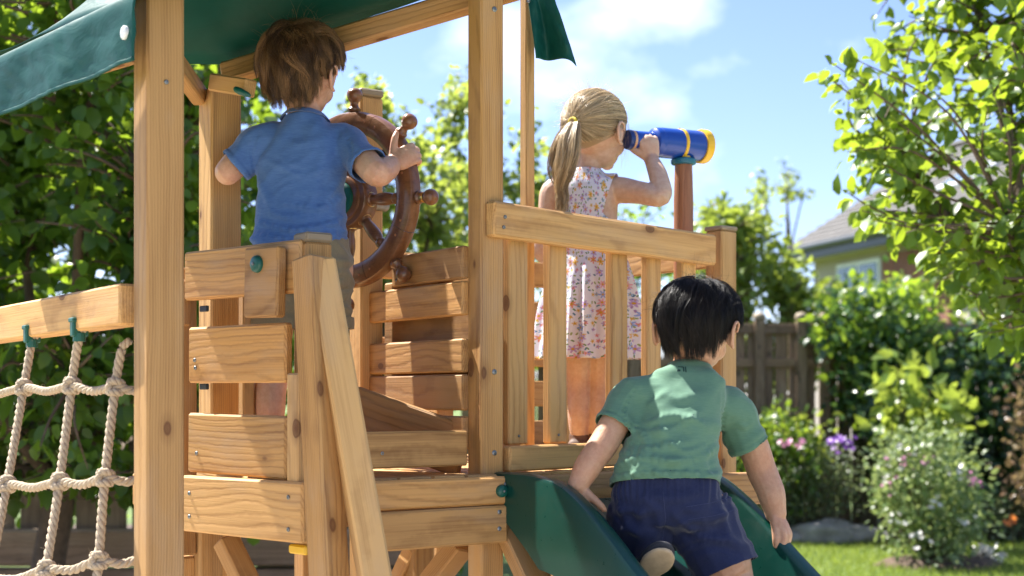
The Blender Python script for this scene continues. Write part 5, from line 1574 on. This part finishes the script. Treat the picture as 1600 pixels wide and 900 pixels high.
# mown grass on the part of the lawn in view
def grass():
    n = 34000; r = np.random.default_rng(3)
    x = r.uniform(1.2, 5.2, n); y = r.uniform(8.4, 11.3, n)
    k = np.ones(n, bool)
    for (cx, cy, rr) in ((2.85, 9.5, .28),): k &= (x - cx) ** 2 + (y - cy) ** 2 > rr * rr
    k &= y < 11.05 + .10 * np.sin(x * 3); x = x[k]; y = y[k]; n = len(x)
    h = r.uniform(.022, .055, n); w = r.uniform(.0018, .0035, n); a = r.uniform(0, 6.28, n); lx = r.normal(0, .018, n); ly = r.normal(0, .018, n)
    V = np.zeros((n, 3, 3)); V[:, 0] = np.stack([x - np.cos(a) * w, y - np.sin(a) * w, np.zeros(n)], 1); V[:, 1] = np.stack([x + np.cos(a) * w, y + np.sin(a) * w, np.zeros(n)], 1)
    V[:, 2] = np.stack([x + lx, y + ly, h], 1)
    me = mesh_np('grass', V.reshape(-1, 3), tris=np.arange(n * 3).reshape(-1, 3))
    t = me.attributes.new('tint', 'FLOAT', 'POINT'); t.data.foreach_set('value', np.repeat(np.clip(r.normal(.5, .25, n), 0, 1), 3).astype(np.float32))
    gm = leaf_mat('grass_blade', (.09, .16, .022), (.15, .23, .035), (.26, .29, .07), (.45, .55, .08), .4, .5, .3)
    tag(ob('grass', me, gm), 'short mown lawn grass in the sunny garden', 'grass', kind='stuff')
grass()

# ------------------------------------------------------------------ leaves
LEAF_V = np.array([(0, 0, 0), (0, .36, -.01), (0, .70, -.05), (0, 1.0, -.16), (-.30, .30, .07), (-.25, .66, .03), (.30, .30, .07), (.25, .66, .03), (-.13, .08, .03), (.13, .08, .03)])
LEAF_T = np.array([(0, 1, 8), (8, 1, 4), (1, 5, 4), (1, 2, 5), (2, 3, 5), (0, 9, 1), (9, 6, 1), (1, 6, 7), (1, 7, 2), (2, 7, 3)])
LEAF_SM_V = np.array([(0, 0, 0), (-.27, .45, .05), (0, .5, -.02), (.27, .45, .05), (0, 1, -.1)]); LEAF_SM_T = np.array([(0, 2, 1), (0, 3, 2), (1, 2, 4), (2, 3, 4)])
def frames(dirs, nrm):
    d = dirs / (np.linalg.norm(dirs, axis=1, keepdims=True) + 1e-9)
    x = np.cross(d, nrm); x /= np.linalg.norm(x, axis=1, keepdims=True) + 1e-9
    z = np.cross(x, d); return x, d, z
def leaf_cloud(name, pos, dirs, nrm, size, tint, mat, parent=None, small=False, wid=1.0):
    LV, LT = (LEAF_SM_V, LEAF_SM_T) if small else (LEAF_V, LEAF_T)
    x, d, z = frames(dirs, nrm); n = len(pos); k = len(LV)
    V = pos[:, None, :] + size[:, None, None] * (LV[None, :, 0:1] * x[:, None] * wid + LV[None, :, 1:2] * d[:, None] + LV[None, :, 2:3] * z[:, None])
    T_ = (LT[None] + (np.arange(n) * k)[:, None, None]).reshape(-1, 3)
    me = mesh_np(name, V.reshape(-1, 3), tris=T_)
    a = me.attributes.new('tint', 'FLOAT', 'POINT'); a.data.foreach_set('value', np.repeat(tint, k).astype(np.float32))
    o = ob(name, me, mat, parent); return o
_lv = {}
def leaf_variants(mat, wid):
    key = (mat.name, wid)
    if key not in _lv:
        out = []
        for t in np.linspace(0, 1, 7):
            LV = LEAF_V.copy(); LV[:, 0] *= wid
            me = mesh_np('leaf', LV, tris=LEAF_T); a = me.attributes.new('tint', 'FLOAT', 'POINT'); a.data.foreach_set('value', np.full(len(LV), t, np.float32)); me.materials.append(mat); out.append(me)
        _lv[key] = out
    return _lv[key]
def leaves(parent, pos, dirs, nrm, size, tint, mat, singles=0, small=False, wid=1.0, name='foliage'):
    """singles nearest leaves as objects of their own, the rest as one mass"""
    n = len(pos); idx = np.arange(n)
    if singles:
        Yd = pos[:, 1]; px = 800 + pos[:, 0] / Yd * F; py = HY - (pos[:, 2] - CAM_Z) / Yd * F
        vis = (px > -20) & (px < 1620) & (py > -20) & (py < 920)
        occ = ((px > 195) & (px < 283)) | ((px > 300) & (px < 376)); vis &= ~occ
        score = np.where(vis, size / Yd, 0); order = np.argsort(-score)
        one = order[:min(singles, int((score > 0).sum()))]; rest = np.setdiff1d(idx, one)
        x, d, z = frames(dirs, nrm); vr = leaf_variants(mat, wid)
        for i in one:
            me = vr[int(round(float(np.clip(tint[i], 0, 1)) * 6))]; o = bpy.data.objects.new('leaf', me); s = float(size[i])
            M = Matrix([[x[i, 0] * s, d[i, 0] * s, z[i, 0] * s, pos[i, 0]], [x[i, 1] * s, d[i, 1] * s, z[i, 1] * s, pos[i, 1]], [x[i, 2] * s, d[i, 2] * s, z[i, 2] * s, pos[i, 2]], [0, 0, 0, 1]])
            col.objects.link(o); o.parent = parent; o.matrix_parent_inverse = WM[parent.name].inverted(); o.matrix_basis = M
    else: rest = idx
    o = leaf_cloud(name, pos[rest], dirs[rest], nrm[rest], size[rest], tint[rest], mat, parent, small, wid)
    o['kind'] = 'stuff'; return o

def in_poly(x, y, poly):
    c = False; j = len(poly) - 1
    for i in range(len(poly)):
        (xi, yi), (xj, yj) = poly[i], poly[j]
        if (yi > y) != (yj > y) and x < (xj - xi) * (y - yi) / (yj - yi) + xi: c = not c
        j = i
    return c

def tree(name, label, cat, base, fork, crown, dep, n_twigs, per, lsize, mat, seed, bark=None, tr=.06, singles=0, limbs=8, group=None, small=False, wid=1.0, tlen=.4, tint=(.5, .28), up_=.35, droop=.35, spreadk=.05):
    """trunk from base to fork, limbs into a crown whose outline is sampled, leaves along the twigs"""
    r = np.random.default_rng(seed); bark = bark or bark_m
    t = thing(name, label, cat, (base[0], base[1], 0), group); base = Vector(base); fork = Vector(fork)
    xs = [p[0] for p in crown]; ys = [p[1] for p in crown]; tg = []
    while len(tg) < n_twigs:
        a, b = r.uniform(min(xs), max(xs)), r.uniform(min(ys), max(ys))
        if in_poly(a, b, crown): tg.append(P(a, b, r.uniform(*dep)))
    tg = np.array(tg)
    # limbs: k-means style centres
    ctr = tg[r.choice(len(tg), limbs, replace=False)]
    for _ in range(4):
        lab = np.argmin(((tg[:, None] - ctr[None]) ** 2).sum(2), 1)
        ctr = np.array([tg[lab == k].mean(0) if (lab == k).any() else ctr[k] for k in range(limbs)])
    mb = MB(); wob = lambda s: Vector(r.normal(0, s, 3))
    trunk = spline([base, base.lerp(fork, .5) + wob(.04), fork], 5)
    mb.add(*tube_geo(trunk, list(np.linspace(tr * 1.25, tr, len(trunk))), 9))
    tk = ob('trunk', mb.mesh('trunk', True), bark, t)
    mb = MB(); pos = []; dr_ = []; nr_ = []; 
    for k in range(limbs):
        c = Vector(ctr[k]); mid = fork.lerp(c, .5) + Vector((0, 0, -(c - fork).length * .10)) + wob(.06)
        lp = spline([fork, mid, c], 8); rad = list(np.linspace(tr * .62, tr * .22, len(lp))); mb.add(*tube_geo(lp, rad, 6, False))
        for q in tg[lab == k]:
            q = Vector(q); cand = min(lp[3:], key=lambda p: (p - q).length + abs(p.z - q.z) * .2 + (.3 if p.z > q.z else 0))
            m_ = cand.lerp(q, .55) + wob(.05) + Vector((0, 0, .03)); L_ = (q - cand).length
            tp = spline([cand, m_, q], 7); mb.add(*tube_geo(tp, list(np.linspace(tr * .17, tr * .035, len(tp))), 4, False))
            tw = (tp[-1] - tp[-3]).normalized(); tail = min(1.0, tlen / max(L_, .05))
            for j in range(per):
                s = 1 - tail * (j + r.uniform(0, 1)) / per; f = max(0, s) * (len(tp) - 1); i0 = min(int(f), len(tp) - 2)
                p = tp[i0].lerp(tp[i0 + 1], f - i0)
                out = Vector(r.normal(0, 1, 3)); out = (out - tw * out.dot(tw)).normalized()
                dd = out * .9 + tw * .55 + Vector((0, 0, -droop * r.uniform(.2, 1.6)))
                pos.append(tuple(p + out * spreadk * r.uniform(.2, 1.2) * 1.0 + wob(spreadk * .35))); dr_.append(tuple(dd)); nn = Vector((0, 0, 1)) * up_ * 2 + Vector(r.normal(0, .55, 3)); nr_.append(tuple(nn))
    ob('limbs', mb.mesh('limbs', True), bark, t)
    n = len(pos); sz = r.uniform(.5, 1.3, n) * lsize; ti = np.clip(r.normal(tint[0], tint[1], n), 0, 1)
    leaves(t, np.array(pos), np.array(dr_), np.array(nr_), sz, ti, mat, singles, small, wid)
    return t

# ------------------------------------------------------------------ trees and hedge
tree('apple_tree', 'leafy tree with large translucent green leaves filling the right edge', 'tree', (2.62, 6.15, 0), (2.5, 6.1, 1.25),
     [(1272, 92), (1300, 62), (1330, 110), (1345, 6), (1385, 20), (1400, 60), (1450, -60), (1560, -170), (1850, -170), (1850, 600), (1580, 560), (1500, 500), (1450, 440), (1400, 400), (1350, 335), (1318, 330), (1292, 250)], (5.4, 7.0), 330, 20, .072, leaf_tree, 4, tr=.055, singles=300, limbs=10, tlen=.42, tint=(.55, .27), wid=1.1, droop=.55, spreadk=.03)
tree('hedge_tree', 'tall dense dark green broadleaf hedge behind the rope net', 'hedge', (-2.3, 6.9, 0), (-2.15, 6.8, .7),
     [(-260, -170), (60, -190), (330, -170), (420, -120), (400, 60), (415, 250), (430, 420), (440, 640), (400, 820), (200, 800), (-60, 790), (-260, 800)], (5.7, 7.3), 640, 22, .082, leaf_hedge, 8, tr=.07, singles=300, limbs=16, tlen=.5, tint=(.47, .3), wid=1.15, droop=.6, spreadk=.06)
tree('backdrop_tree', 'broad dark tree filling the gaps behind the hedge at the left', 'tree', (-2.9, 9.0, 0), (-2.8, 9.0, .8),
     [(-300, -200), (300, -220), (430, -150), (450, 60), (430, 250), (450, 420), (470, 640), (420, 800), (-300, 800)], (8.5, 9.6), 520, 20, .13, leaf_hedge, 9, limbs=12, tlen=.6, tint=(.45, .3), wid=1.2, spreadk=.12)
tree('background_tree', 'light green leafy tree seen behind the ship wheel', 'tree', (-.9, 10.2, 0), (-.85, 10.2, 1.0),
     [(520, 190), (545, 110), (580, 95), (620, 150), (650, 205), (690, 230), (740, 250), (760, 420), (740, 640), (520, 640), (400, 560), (380, 330), (420, 240)], (9.4, 11.0), 400, 20, .088, leaf_far, 12, singles=200, limbs=10, tlen=.5, tint=(.55, .28), spreadk=.07)
tree('slender_tree', 'sparse wispy tree between the tall post and the flagpole', 'tree', (-.25, 11.3, 0), (-.22, 11.3, 1.3),
     [(640, 160), (668, 120), (705, 95), (735, 80), (790, 150), (850, 190), (870, 330), (830, 420), (700, 420), (660, 300)], (10.8, 11.9), 110, 15, .078, leaf_far, 15, singles=0, limbs=7, tr=.035, tlen=.5, tint=(.4, .28), spreadk=.05)
tree('dark_tree', 'dark green tree low behind the girl and telescope pole', 'tree', (.75, 12.4, 0), (.8, 12.4, .9),
     [(820, 330), (860, 300), (960, 330), (1000, 262), (1040, 300), (1062, 380), (1100, 460), (1100, 640), (800, 640), (790, 420)], (11.9, 13.0), 190, 18, .08, leaf_hedge, 17, limbs=8, tlen=.5, tint=(.55, .25), spreadk=.08)
tree('bright_shrub', 'tall bright yellow-green shrub above the fence beside the railing post', 'shrub', (2.35, 13.4, 0), (2.35, 13.4, .8),
     [(1070, 350), (1120, 315), (1165, 330), (1190, 305), (1212, 340), (1228, 385), (1262, 425), (1290, 450), (1290, 560), (1250, 600), (1060, 600)], (12.7, 14.0), 260, 20, .10, leaf_bright, 19, singles=150, limbs=9, tlen=.5, tint=(.55, .28), spreadk=.09)
tree('pale_shrub', 'pale yellow-green shrub under the house window', 'shrub', (3.75, 13.2, 0), (3.75, 13.2, .8),
     [(1262, 462), (1310, 446), (1370, 440), (1420, 425), (1500, 420), (1600, 400), (1660, 430), (1660, 600), (1262, 600)], (12.6, 13.9), 230, 18, .085, leaf_bright, 23, limbs=9, tlen=.45, tint=(.42, .25), spreadk=.08)
tree('bare_tree', 'thin twiggy little tree against the sky left of the house', 'tree', (3.05, 15.5, 0), (3.05, 15.5, 1.9),
     [(1168, 300), (1182, 262), (1205, 275), (1222, 250), (1246, 268), (1262, 300), (1240, 340), (1190, 345)], (15.2, 15.9), 34, 7, .07, leaf_far, 29, limbs=6, tr=.03, tlen=.35, tint=(.35, .25), spreadk=.04)
tree('brown_shrub', 'faded brownish shrub right of the telescope pole', 'shrub', (1.75, 14.5, 0), (1.75, 14.5, .8),
     [(1078, 345), (1095, 318), (1120, 310), (1165, 330), (1180, 420), (1160, 520), (1070, 520)], (14.1, 15.0), 70, 14, .075, leaf_mat('rusty_leaf', (.13, .075, .04), (.20, .12, .06), (.22, .19, .07), (.3, .22, .1), .35), 31, limbs=6, tlen=.4)

# ------------------------------------------------------------------ back fence
def fence(x0, x1, y, top, label, sp=.352, name='garden_fence'):
    f = thing(name, label, 'fence', ((x0 + x1) / 2, y, 0))
    nb_ = int((x1 - x0) / .118); r = random.Random(5)
    for i in range(nb_):
        x = x0 + i * .118 + .059; w = .104 + r.uniform(-.004, .004); yy = y + (.012 if i % 2 else 0)
        board('fence_board', (x, yy, .03), (x, yy, top - .02 - r.uniform(0, .01)), w, .018, wood_fence, f, up=(1, 0, 0), c=.003)
    k = int((x1 - x0) / sp)
    for i in range(k + 1):
        x = x0 + i * sp
        p = board('post', (x, y - .05, 0), (x, y - .05, top + .03), .085, .075, wood_fence, f, up=(1, 0, 0), c=.006)
        geo_ob('finial', lathe_geo([(0, .03), (.006, .052), (.018, .055), (.04, .05), (.055, .035), (.062, .012), (.063, .001)], 14, (0, 0, 1), Vector((x, y - .05, top + .03))), wood_grey, p)
    for z, h in ((top - .045, .085), (top - .33, .075), (.35, .075)):
        board('rail', (x0, y - .03, z), (x1, y - .03, z), h, .035, wood_fence, f, c=.004)
    return f
fy = 12.0
fx = (1185 - 800) / F * fy
fence(fx - .352 * 7, fx + .352 * 1.0 + .15, fy, 1.745, 'weathered grey board fence with round post finials behind the flower bed')
fence(fx + .352 + .2, fx + 4.6, fy + .02, 1.745, 'weathered grey board fence buried under the climbing ivy', 1.6)
# low timber edging and old boards at the foot of the hedge
ed = thing('sleeper_edging', 'low dark timber edging behind the bottom of the rope net', 'edging', (-2.4, 7.6, 0))
for i in range(12):
    x = -4.6 + i * .30
    board('plank', (x, 7.62 + (i % 2) * .01, .25), (x, 7.62 + (i % 2) * .01, .86), .27, .025, wood_fence, ed, up=(1, 0, 0))
for z in (.13, .335): board('sleeper', (-4.6, 7.5, z), (-.55, 7.5, z), .19, .12, wood_fence, ed, c=.012)
tree('low_shrub', 'dark low shrub seen beneath the deck', 'shrub', (-1.1, 8.6, 0), (-1.1, 8.6, .2),
     [(330, 690), (480, 660), (620, 690), (700, 760), (700, 930), (330, 930)], (8.2, 9.0), 120, 16, .08, leaf_hedge, 37, limbs=8, tr=.03, tlen=.35, tint=(.35, .25), spreadk=.08)

# ------------------------------------------------------------------ ivy, shrubs, flowers
def mass(name, label, cat, base, poly, dep, n, lsize, mat, seed, clump=14, cr=.10, stems=6, small=False, tint=(.5, .28), wid=1.0, face=(0, -1, .5), singles=0, group=None, stem_to=None):
    """bushy plant: leaf clumps over a sampled outline on a few stems"""
    r = np.random.default_rng(seed); t = thing(name, label, cat, (base[0], base[1], 0), group); b = Vector((base[0], base[1], 0))
    xs = [p[0] for p in poly]; ys = [p[1] for p in poly]; cs = []
    while len(cs) < max(4, n // clump):
        a, c = r.uniform(min(xs), max(xs)), r.uniform(min(ys), max(ys))
        if in_poly(a, c, poly): q = P(a, c, r.uniform(*dep)); q.z = max(q.z, .03); cs.append(q)
    mb = MB()
    for q in cs[::max(1, len(cs) // (stems * 6))]:
        m_ = b.lerp(q, .5) + Vector(r.normal(0, .04, 3)); m_.z = max(m_.z, .04); tp = spline([b + Vector((r.normal(0, .04), r.normal(0, .04), 0)), m_, q], 5)
        mb.add(*tube_geo(tp, list(np.linspace(.009, .003, len(tp))), 4, False))
    ob('stems', mb.mesh('stems', True), stem_m, t)
    C_ = np.array([tuple(q) for q in cs]); lab = r.integers(0, len(cs), n); off = r.normal(0, cr, (n, 3)); pos = C_[lab] + off; pos[:, 2] = np.maximum(pos[:, 2], .02)
    dirs = off / cr * .6 + r.normal(0, .6, (n, 3)) + np.array([0, 0, -.15]); nrm = np.array(face)[None] + r.normal(0, .6, (n, 3))
    ct = np.clip(r.normal(tint[0], tint[1] * .7, len(cs)), 0, 1)
    ti = np.clip(ct[lab] + r.normal(0, tint[1] * .6, n), 0, 1)
    leaves(t, pos, dirs, nrm, r.uniform(.6, 1.25, n) * lsize, ti, mat, singles, small, wid)
    return t, cs
mass('ivy', 'dark glossy ivy climbing over the fence at the right', 'ivy', (3.6, 11.75), [(1285, 520), (1320, 470), (1400, 500), (1450, 560), (1500, 520), (1640, 520), (1640, 800), (1420, 800), (1400, 720), (1330, 650), (1300, 600)], (11.55, 11.95), 5200, .075, leaf_ivy, 41, cr=.10, singles=150, wid=1.3)
mass('ivy', 'mid green creeper spilling over the fence top right of the finials', 'creeper', (2.95, 11.8), [(1275, 490), (1340, 462), (1420, 455), (1470, 500), (1440, 600), (1400, 690), (1345, 660), (1310, 560)], (11.6, 12.1), 2400, .08, leaf_hedge, 43, cr=.09, tint=(.7, .25), wid=1.2)
mass('broadleaf_shrub', 'bright broad-leaved shrub in front of the ivy', 'shrub', (2.9, 10.6), [(1360, 600), (1400, 560), (1440, 590), (1480, 570), (1510, 640), (1480, 720), (1400, 720), (1370, 670)], (10.3, 10.9), 420, .12, leaf_bright, 47, cr=.07, tint=(.5, .3), singles=60)
rs, _ = mass('round_shrub', 'rounded flowering shrub with pale leaves on the lawn', 'shrub', (2.85, 9.55), [(1372, 730), (1400, 690), (1440, 672), (1490, 690), (1528, 740), (1535, 800), (1500, 860), (1470, 885), (1430, 885), (1400, 850), (1378, 800)], (9.25, 9.85), 3600, .048, leaf_pale, 53, cr=.06, tint=(.42, .3), clump=16)
def blossoms(name, label, cat, spots, mat, seed, size=.03, petals=7, group=None, head=1, spread=.02, stem=True):
    r = np.random.default_rng(seed)
    for i, (px, py, d) in enumerate(spots):
        c = P(px, py, d); t = thing(name, label[i] if isinstance(label, list) else label, cat, (c.x, c.y, 0), group)
        pos = []; dr_ = []; nr_ = []
        for h in range(head):
            cc = c + Vector(r.normal(0, spread, 3)) * (1 if head > 1 else 0)
            ax = Vector((r.normal(0, .4), -.6, .7)).normalized(); a1 = ax.orthogonal().normalized(); a2 = ax.cross(a1)
            for k in range(petals):
                t_ = 2 * math.pi * k / petals; v = a1 * math.cos(t_) + a2 * math.sin(t_); pos.append(tuple(cc)); dr_.append(tuple(v + ax * .25)); nr_.append(tuple(ax))
        n = len(pos); o = leaf_cloud('petals', np.array(pos), np.array(dr_), np.array(nr_), np.full(n, size) * r.uniform(.8, 1.2, n), np.clip(r.normal(.5, .3, n), 0, 1), mat, t, True, 1.3); o['kind'] = 'stuff'
        if stem: geo_ob('stem', tube_geo(spline([(c.x + .03, c.y + .04, .02), (c.x + .01, c.y + .02, c.z * .6), c], 5), .004, 5, False), stem_m, t)
def shrub_blossoms(par, spots, mat, seed, size, spread):
    r = np.random.default_rng(seed)
    for (px, py, d) in spots:
        c = P(px, py, d); pos = []; dr_ = []; nr_ = []
        for h in range(5):
            cc = c + Vector(r.normal(0, spread, 3)); ax = Vector((r.normal(0, .4), -.6, .7)).normalized(); a1 = ax.orthogonal().normalized(); a2 = ax.cross(a1)
            for k in range(6):
                t_ = 2 * math.pi * k / 6; v = a1 * math.cos(t_) + a2 * math.sin(t_); pos.append(tuple(cc)); dr_.append(tuple(v + ax * .25)); nr_.append(tuple(ax))
        n = len(pos); o = leaf_cloud('blossom', np.array(pos), np.array(dr_), np.array(nr_), np.full(n, size) * r.uniform(.8, 1.2, n), np.clip(r.normal(.5, .3, n), 0, 1), mat, par, True, 1.3); o['kind'] = 'stuff'
shrub_blossoms(rs, [(1385, 735, 9.3), (1420, 705, 9.3), (1460, 790, 9.2), (1505, 810, 9.25), (1432, 842, 9.2), (1490, 745, 9.25), (1405, 815, 9.25)], petal_white, 3, .024, .035)
shrub_blossoms(rs, [(1425, 722, 9.25), (1450, 715, 9.3), (1405, 728, 9.25), (1512, 752, 9.3), (1525, 758, 9.35), (1390, 755, 9.25)], petal_pink, 4, .018, .03)
blossoms('purple_flower', ['left of the two purple flower heads by the fence', 'right of the two purple flower heads by the fence'], 'flower', [(1304, 690, 10.9), (1326, 692, 10.95)], petal_purple, 6, .026, 7, 'purple flowers', 14, .035)
blossoms('pink_flower', ['bright pink flower above the slide hand', 'pale pink flower next to the bright pink one'], 'flower', [(1254, 690, 10.9), (1228, 692, 10.9)], petal_pink, 7, .026, 7, 'pink flowers', 6, .025)
blossoms('orange_flower', 'orange flower low at the right edge of the lawn', 'flower', [(1581, 813, 10.2)], petal_orange, 8, .032, 8, None, 5, .02)
mass('border_shrub', 'leafy green border plant directly behind the slide boy arm', 'shrub', (1.95, 11.2), [(1160, 700), (1185, 655), (1225, 645), (1262, 700), (1262, 780), (1160, 800)], (11.0, 11.5), 1300, .06, leaf_hedge, 59, cr=.07, tint=(.85, .25))
mass('border_shrub', 'grey-green feathery plant below the purple flowers', 'shrub', (2.35, 11.15), [(1230, 735), (1270, 700), (1320, 705), (1345, 740), (1335, 800), (1240, 815)], (10.95, 11.35), 1700, .04, leaf_sage, 61, cr=.06, small=True, tint=(.5, .3))
mass('border_shrub', 'yellow-green plant at the foot of the fence', 'shrub', (2.15, 11.3), [(1190, 680), (1230, 650), (1275, 660), (1290, 720), (1240, 740)], (11.1, 11.5), 700, .065, leaf_bright, 67, cr=.07, tint=(.4, .3))
mass('border_shrub', 'low dull green plant next to the lawn stones', 'shrub', (1.85, 11.1), [(1150, 770), (1200, 755), (1240, 780), (1240, 830), (1150, 835)], (10.95, 11.25), 800, .045, leaf_sage, 71, cr=.06, small=True, tint=(.25, .2))
mass('border_shrub', 'pale low planting right of the round shrub', 'shrub', (3.45, 11.1), [(1520, 800), (1560, 780), (1640, 770), (1640, 845), (1530, 840)], (10.9, 11.3), 900, .05, leaf_sage, 73, cr=.06, small=True, tint=(.6, .3))
mass('rust_shrub', 'reddish brown leafed plant at the far right by the ivy', 'shrub', (4.05, 10.9), [(1570, 640), (1600, 600), (1660, 600), (1660, 780), (1590, 780)], (10.6, 11.1), 700, .06, MATS['rusty_leaf'], 79, cr=.07)
mass('white_flower_plant', 'small clump of white flowers on the lawn beside the round shrub', 'flowers', (3.1, 9.6), [(1515, 872), (1530, 862), (1556, 866), (1560, 884), (1525, 888)], (9.5, 9.7), 130, .05, petal_white, 83, cr=.03, small=True)
# lawn edge stones
for i, (px, d, s, lb_) in enumerate(((1258, 11.05, .17, 'small grey stone at the left end of the lawn edge'), (1290, 11.0, .27, 'large flat grey stone on the lawn edge'), (1330, 11.0, .23, 'rounded grey stone in the middle of the lawn edge'), (1362, 11.05, .16, 'small dark stone left of the round shrub'), (1226, 10.95, .15, 'stone half hidden behind the slide'))):
    c = XY(px, d, 0); bm = bmesh.new(); bmesh.ops.create_icosphere(bm, subdivisions=3, radius=1)
    for v in bm.verts:
        n = mnoise.noise(v.co * 1.4 + Vector((i * 7, 0, 0))); v.co = v.co * (1 + .35 * n); v.co.x *= s * 1.1; v.co.y *= s * .7; v.co.z = v.co.z * s * .42 + s * .22
    me = bpy.data.meshes.new('stone'); bm.to_mesh(me); bm.free(); smooth_me(me)
    tag(ob('stone', me, stone_m, None, Matrix.Translation(c)), lb_, 'stone', 'stones along the lawn edge')

# ------------------------------------------------------------------ neighbour's house
def house():
    roof_m = wood_mat('roof_tile', (.20, .17, .15), (.13, .11, .10), knots=0, aged=.4)
    roof_m = plain('concrete_roof_tile', (.095, .09, .085), .85, .25, 3.0, bump=.4, bdist=.03)
    render_m = plain('cream_render', (.40, .345, .31), .85, .06, 2)
    gutter_m = plain('dark_gutter', (.035, .045, .05), .4, .1, 5)
    glass_m = plain('window_glass', (.10, .16, .22), .08, .1, 2, Specular_IOR_Level=.9)
    frame_m = plain('white_frame', (.75, .76, .76), .5, .04, 3)
    m, N, L, out = new_mat('red_brick'); tc = N.new('ShaderNodeTexCoord'); br = N.new('ShaderNodeTexBrick'); br.inputs['Scale'].default_value = 4.4
    br.inputs['Color1'].default_value = (.26, .10, .07, 1); br.inputs['Color2'].default_value = (.19, .075, .055, 1); br.inputs['Mortar'].default_value = (.35, .3, .26, 1); br.inputs['Mortar Size'].default_value = .012
    L.new(tc.outputs['Object'], br.inputs['Vector']); b = bsdf(N, rough=.9); L.new(br.outputs['Color'], b.inputs['Base Color']); L.new(b.outputs[0], out.inputs[0]); brick_m = m
    far_ = Vector((5.45, 28.6, 0)); near = Vector((8.05, 19.4, 0)); dv = (near - far_).normalized(); nv = Vector((-dv.y, dv.x, 0)); nv = nv if nv.x > 0 else -nv   # into the house
    Lh = (near - far_).length; eave = 4.02
    h = thing('neighbour_house', 'house with grey tiled roof behind the garden fence', 'house', far_)
    Rm = lambda s, w, z: far_ + dv * s + nv * w + Vector((0, 0, z))
    def blk(name, s0, s1, w0, w1, z0, z1, mat, par):
        c = Rm((s0 + s1) / 2, (w0 + w1) / 2, (z0 + z1) / 2); bm = chamfer_box(s1 - s0, w1 - w0, z1 - z0, .01); me = bpy.data.meshes.new(name); bm.to_mesh(me); bm.free()
        return ob(name, me, mat, par, mat4(dv, Vector((-dv.y, dv.x, 0)), Vector((0, 0, 1)), c) if True else None)
    blk('wall', .35, Lh, .5, 6.0, 0, eave - .1, render_m, h)
    bk = blk('brick_panel', 3.05, 5.2, .44, .54, 0, eave - .32, brick_m, h)
    # window
    w_ = blk('window', 1.35, 2.95, .45, .52, 1.9, eave - .35, frame_m, h)
    for s0, s1 in ((1.43, 2.12), (2.22, 2.87)): blk('pane', s0, s1, .43, .47, 1.98, eave - .43, glass_m, w_)
    blk('fascia', 0, Lh + .3, .02, .12, eave - .22, eave + .02, gutter_m, h)
    blk('soffit', 0, Lh + .3, .10, .52, eave - .22, eave - .17, render_m, h)
    geo_ob('gutter', tube_geo([Rm(-.05, -.03, eave), Rm(Lh + .3, -.03, eave)], .065, 10), gutter_m, h)
    # tiled roof: courses of tiles as overlapping strips
    rise, run = 2.2, 3.6; nc = 17; V = []; Q_ = []
    sl_ = Vector((0, 0, 0))
    rf = None
    for side in (0, 1):
        mbr = MB()
        for i in range(nc):
            a, b = i / nc, (i + 1.12) / nc; lift = .035
            for q in range(1):
                def pt(s, f, dz):
                    w = run * f if side == 0 else 2 * run - run * f
                    return Rm(s, w - .05, eave + rise * f + dz)
                v = [pt(-.1, a, lift), pt(Lh + .35, a, lift), pt(Lh + .35, b, 0.0), pt(-.1, b, 0.0), pt(-.1, a, -.01), pt(Lh + .35, a, -.01)]
                mbr.add(v, [(0, 1, 2, 3), (4, 5, 1, 0), (0, 3, 4), (1, 5, 2)])
        o_ = ob('roof', mbr.mesh('roof'), roof_m, h); rf = rf or o_
    geo_ob('ridge', tube_geo([Rm(-.1, run - .05, eave + rise + .02), Rm(Lh + .35, run - .05, eave + rise + .02)], .10, 10), roof_m, rf)
    # gable infill and skylight
    mbg = MB(); mbg.add([Rm(.36, .5, eave - .1), Rm(.36, 6.0, eave - .1), Rm(.36, run, eave + rise - .12)], [(0, 1, 2)]); ob('gable', mbg.mesh('gable'), render_m, h)
    fz = .42; c = Rm(4.2, run * fz - .05, eave + rise * fz + .06); zz = (nv * -rise + Vector((0, 0, run))).normalized(); yy = zz.cross(dv)
    bm = chamfer_box(1.0, .75, .08, .01); me = bpy.data.meshes.new('skylight'); bm.to_mesh(me); bm.free(); sk = ob('skylight', me, frame_m, rf, mat4(dv, yy, zz, c))
    bm = chamfer_box(.86, .61, .03, .004); me = bpy.data.meshes.new('pane'); bm.to_mesh(me); bm.free(); ob('pane', me, glass_m, sk, mat4(dv, yy, zz, c + zz * .035))
house()
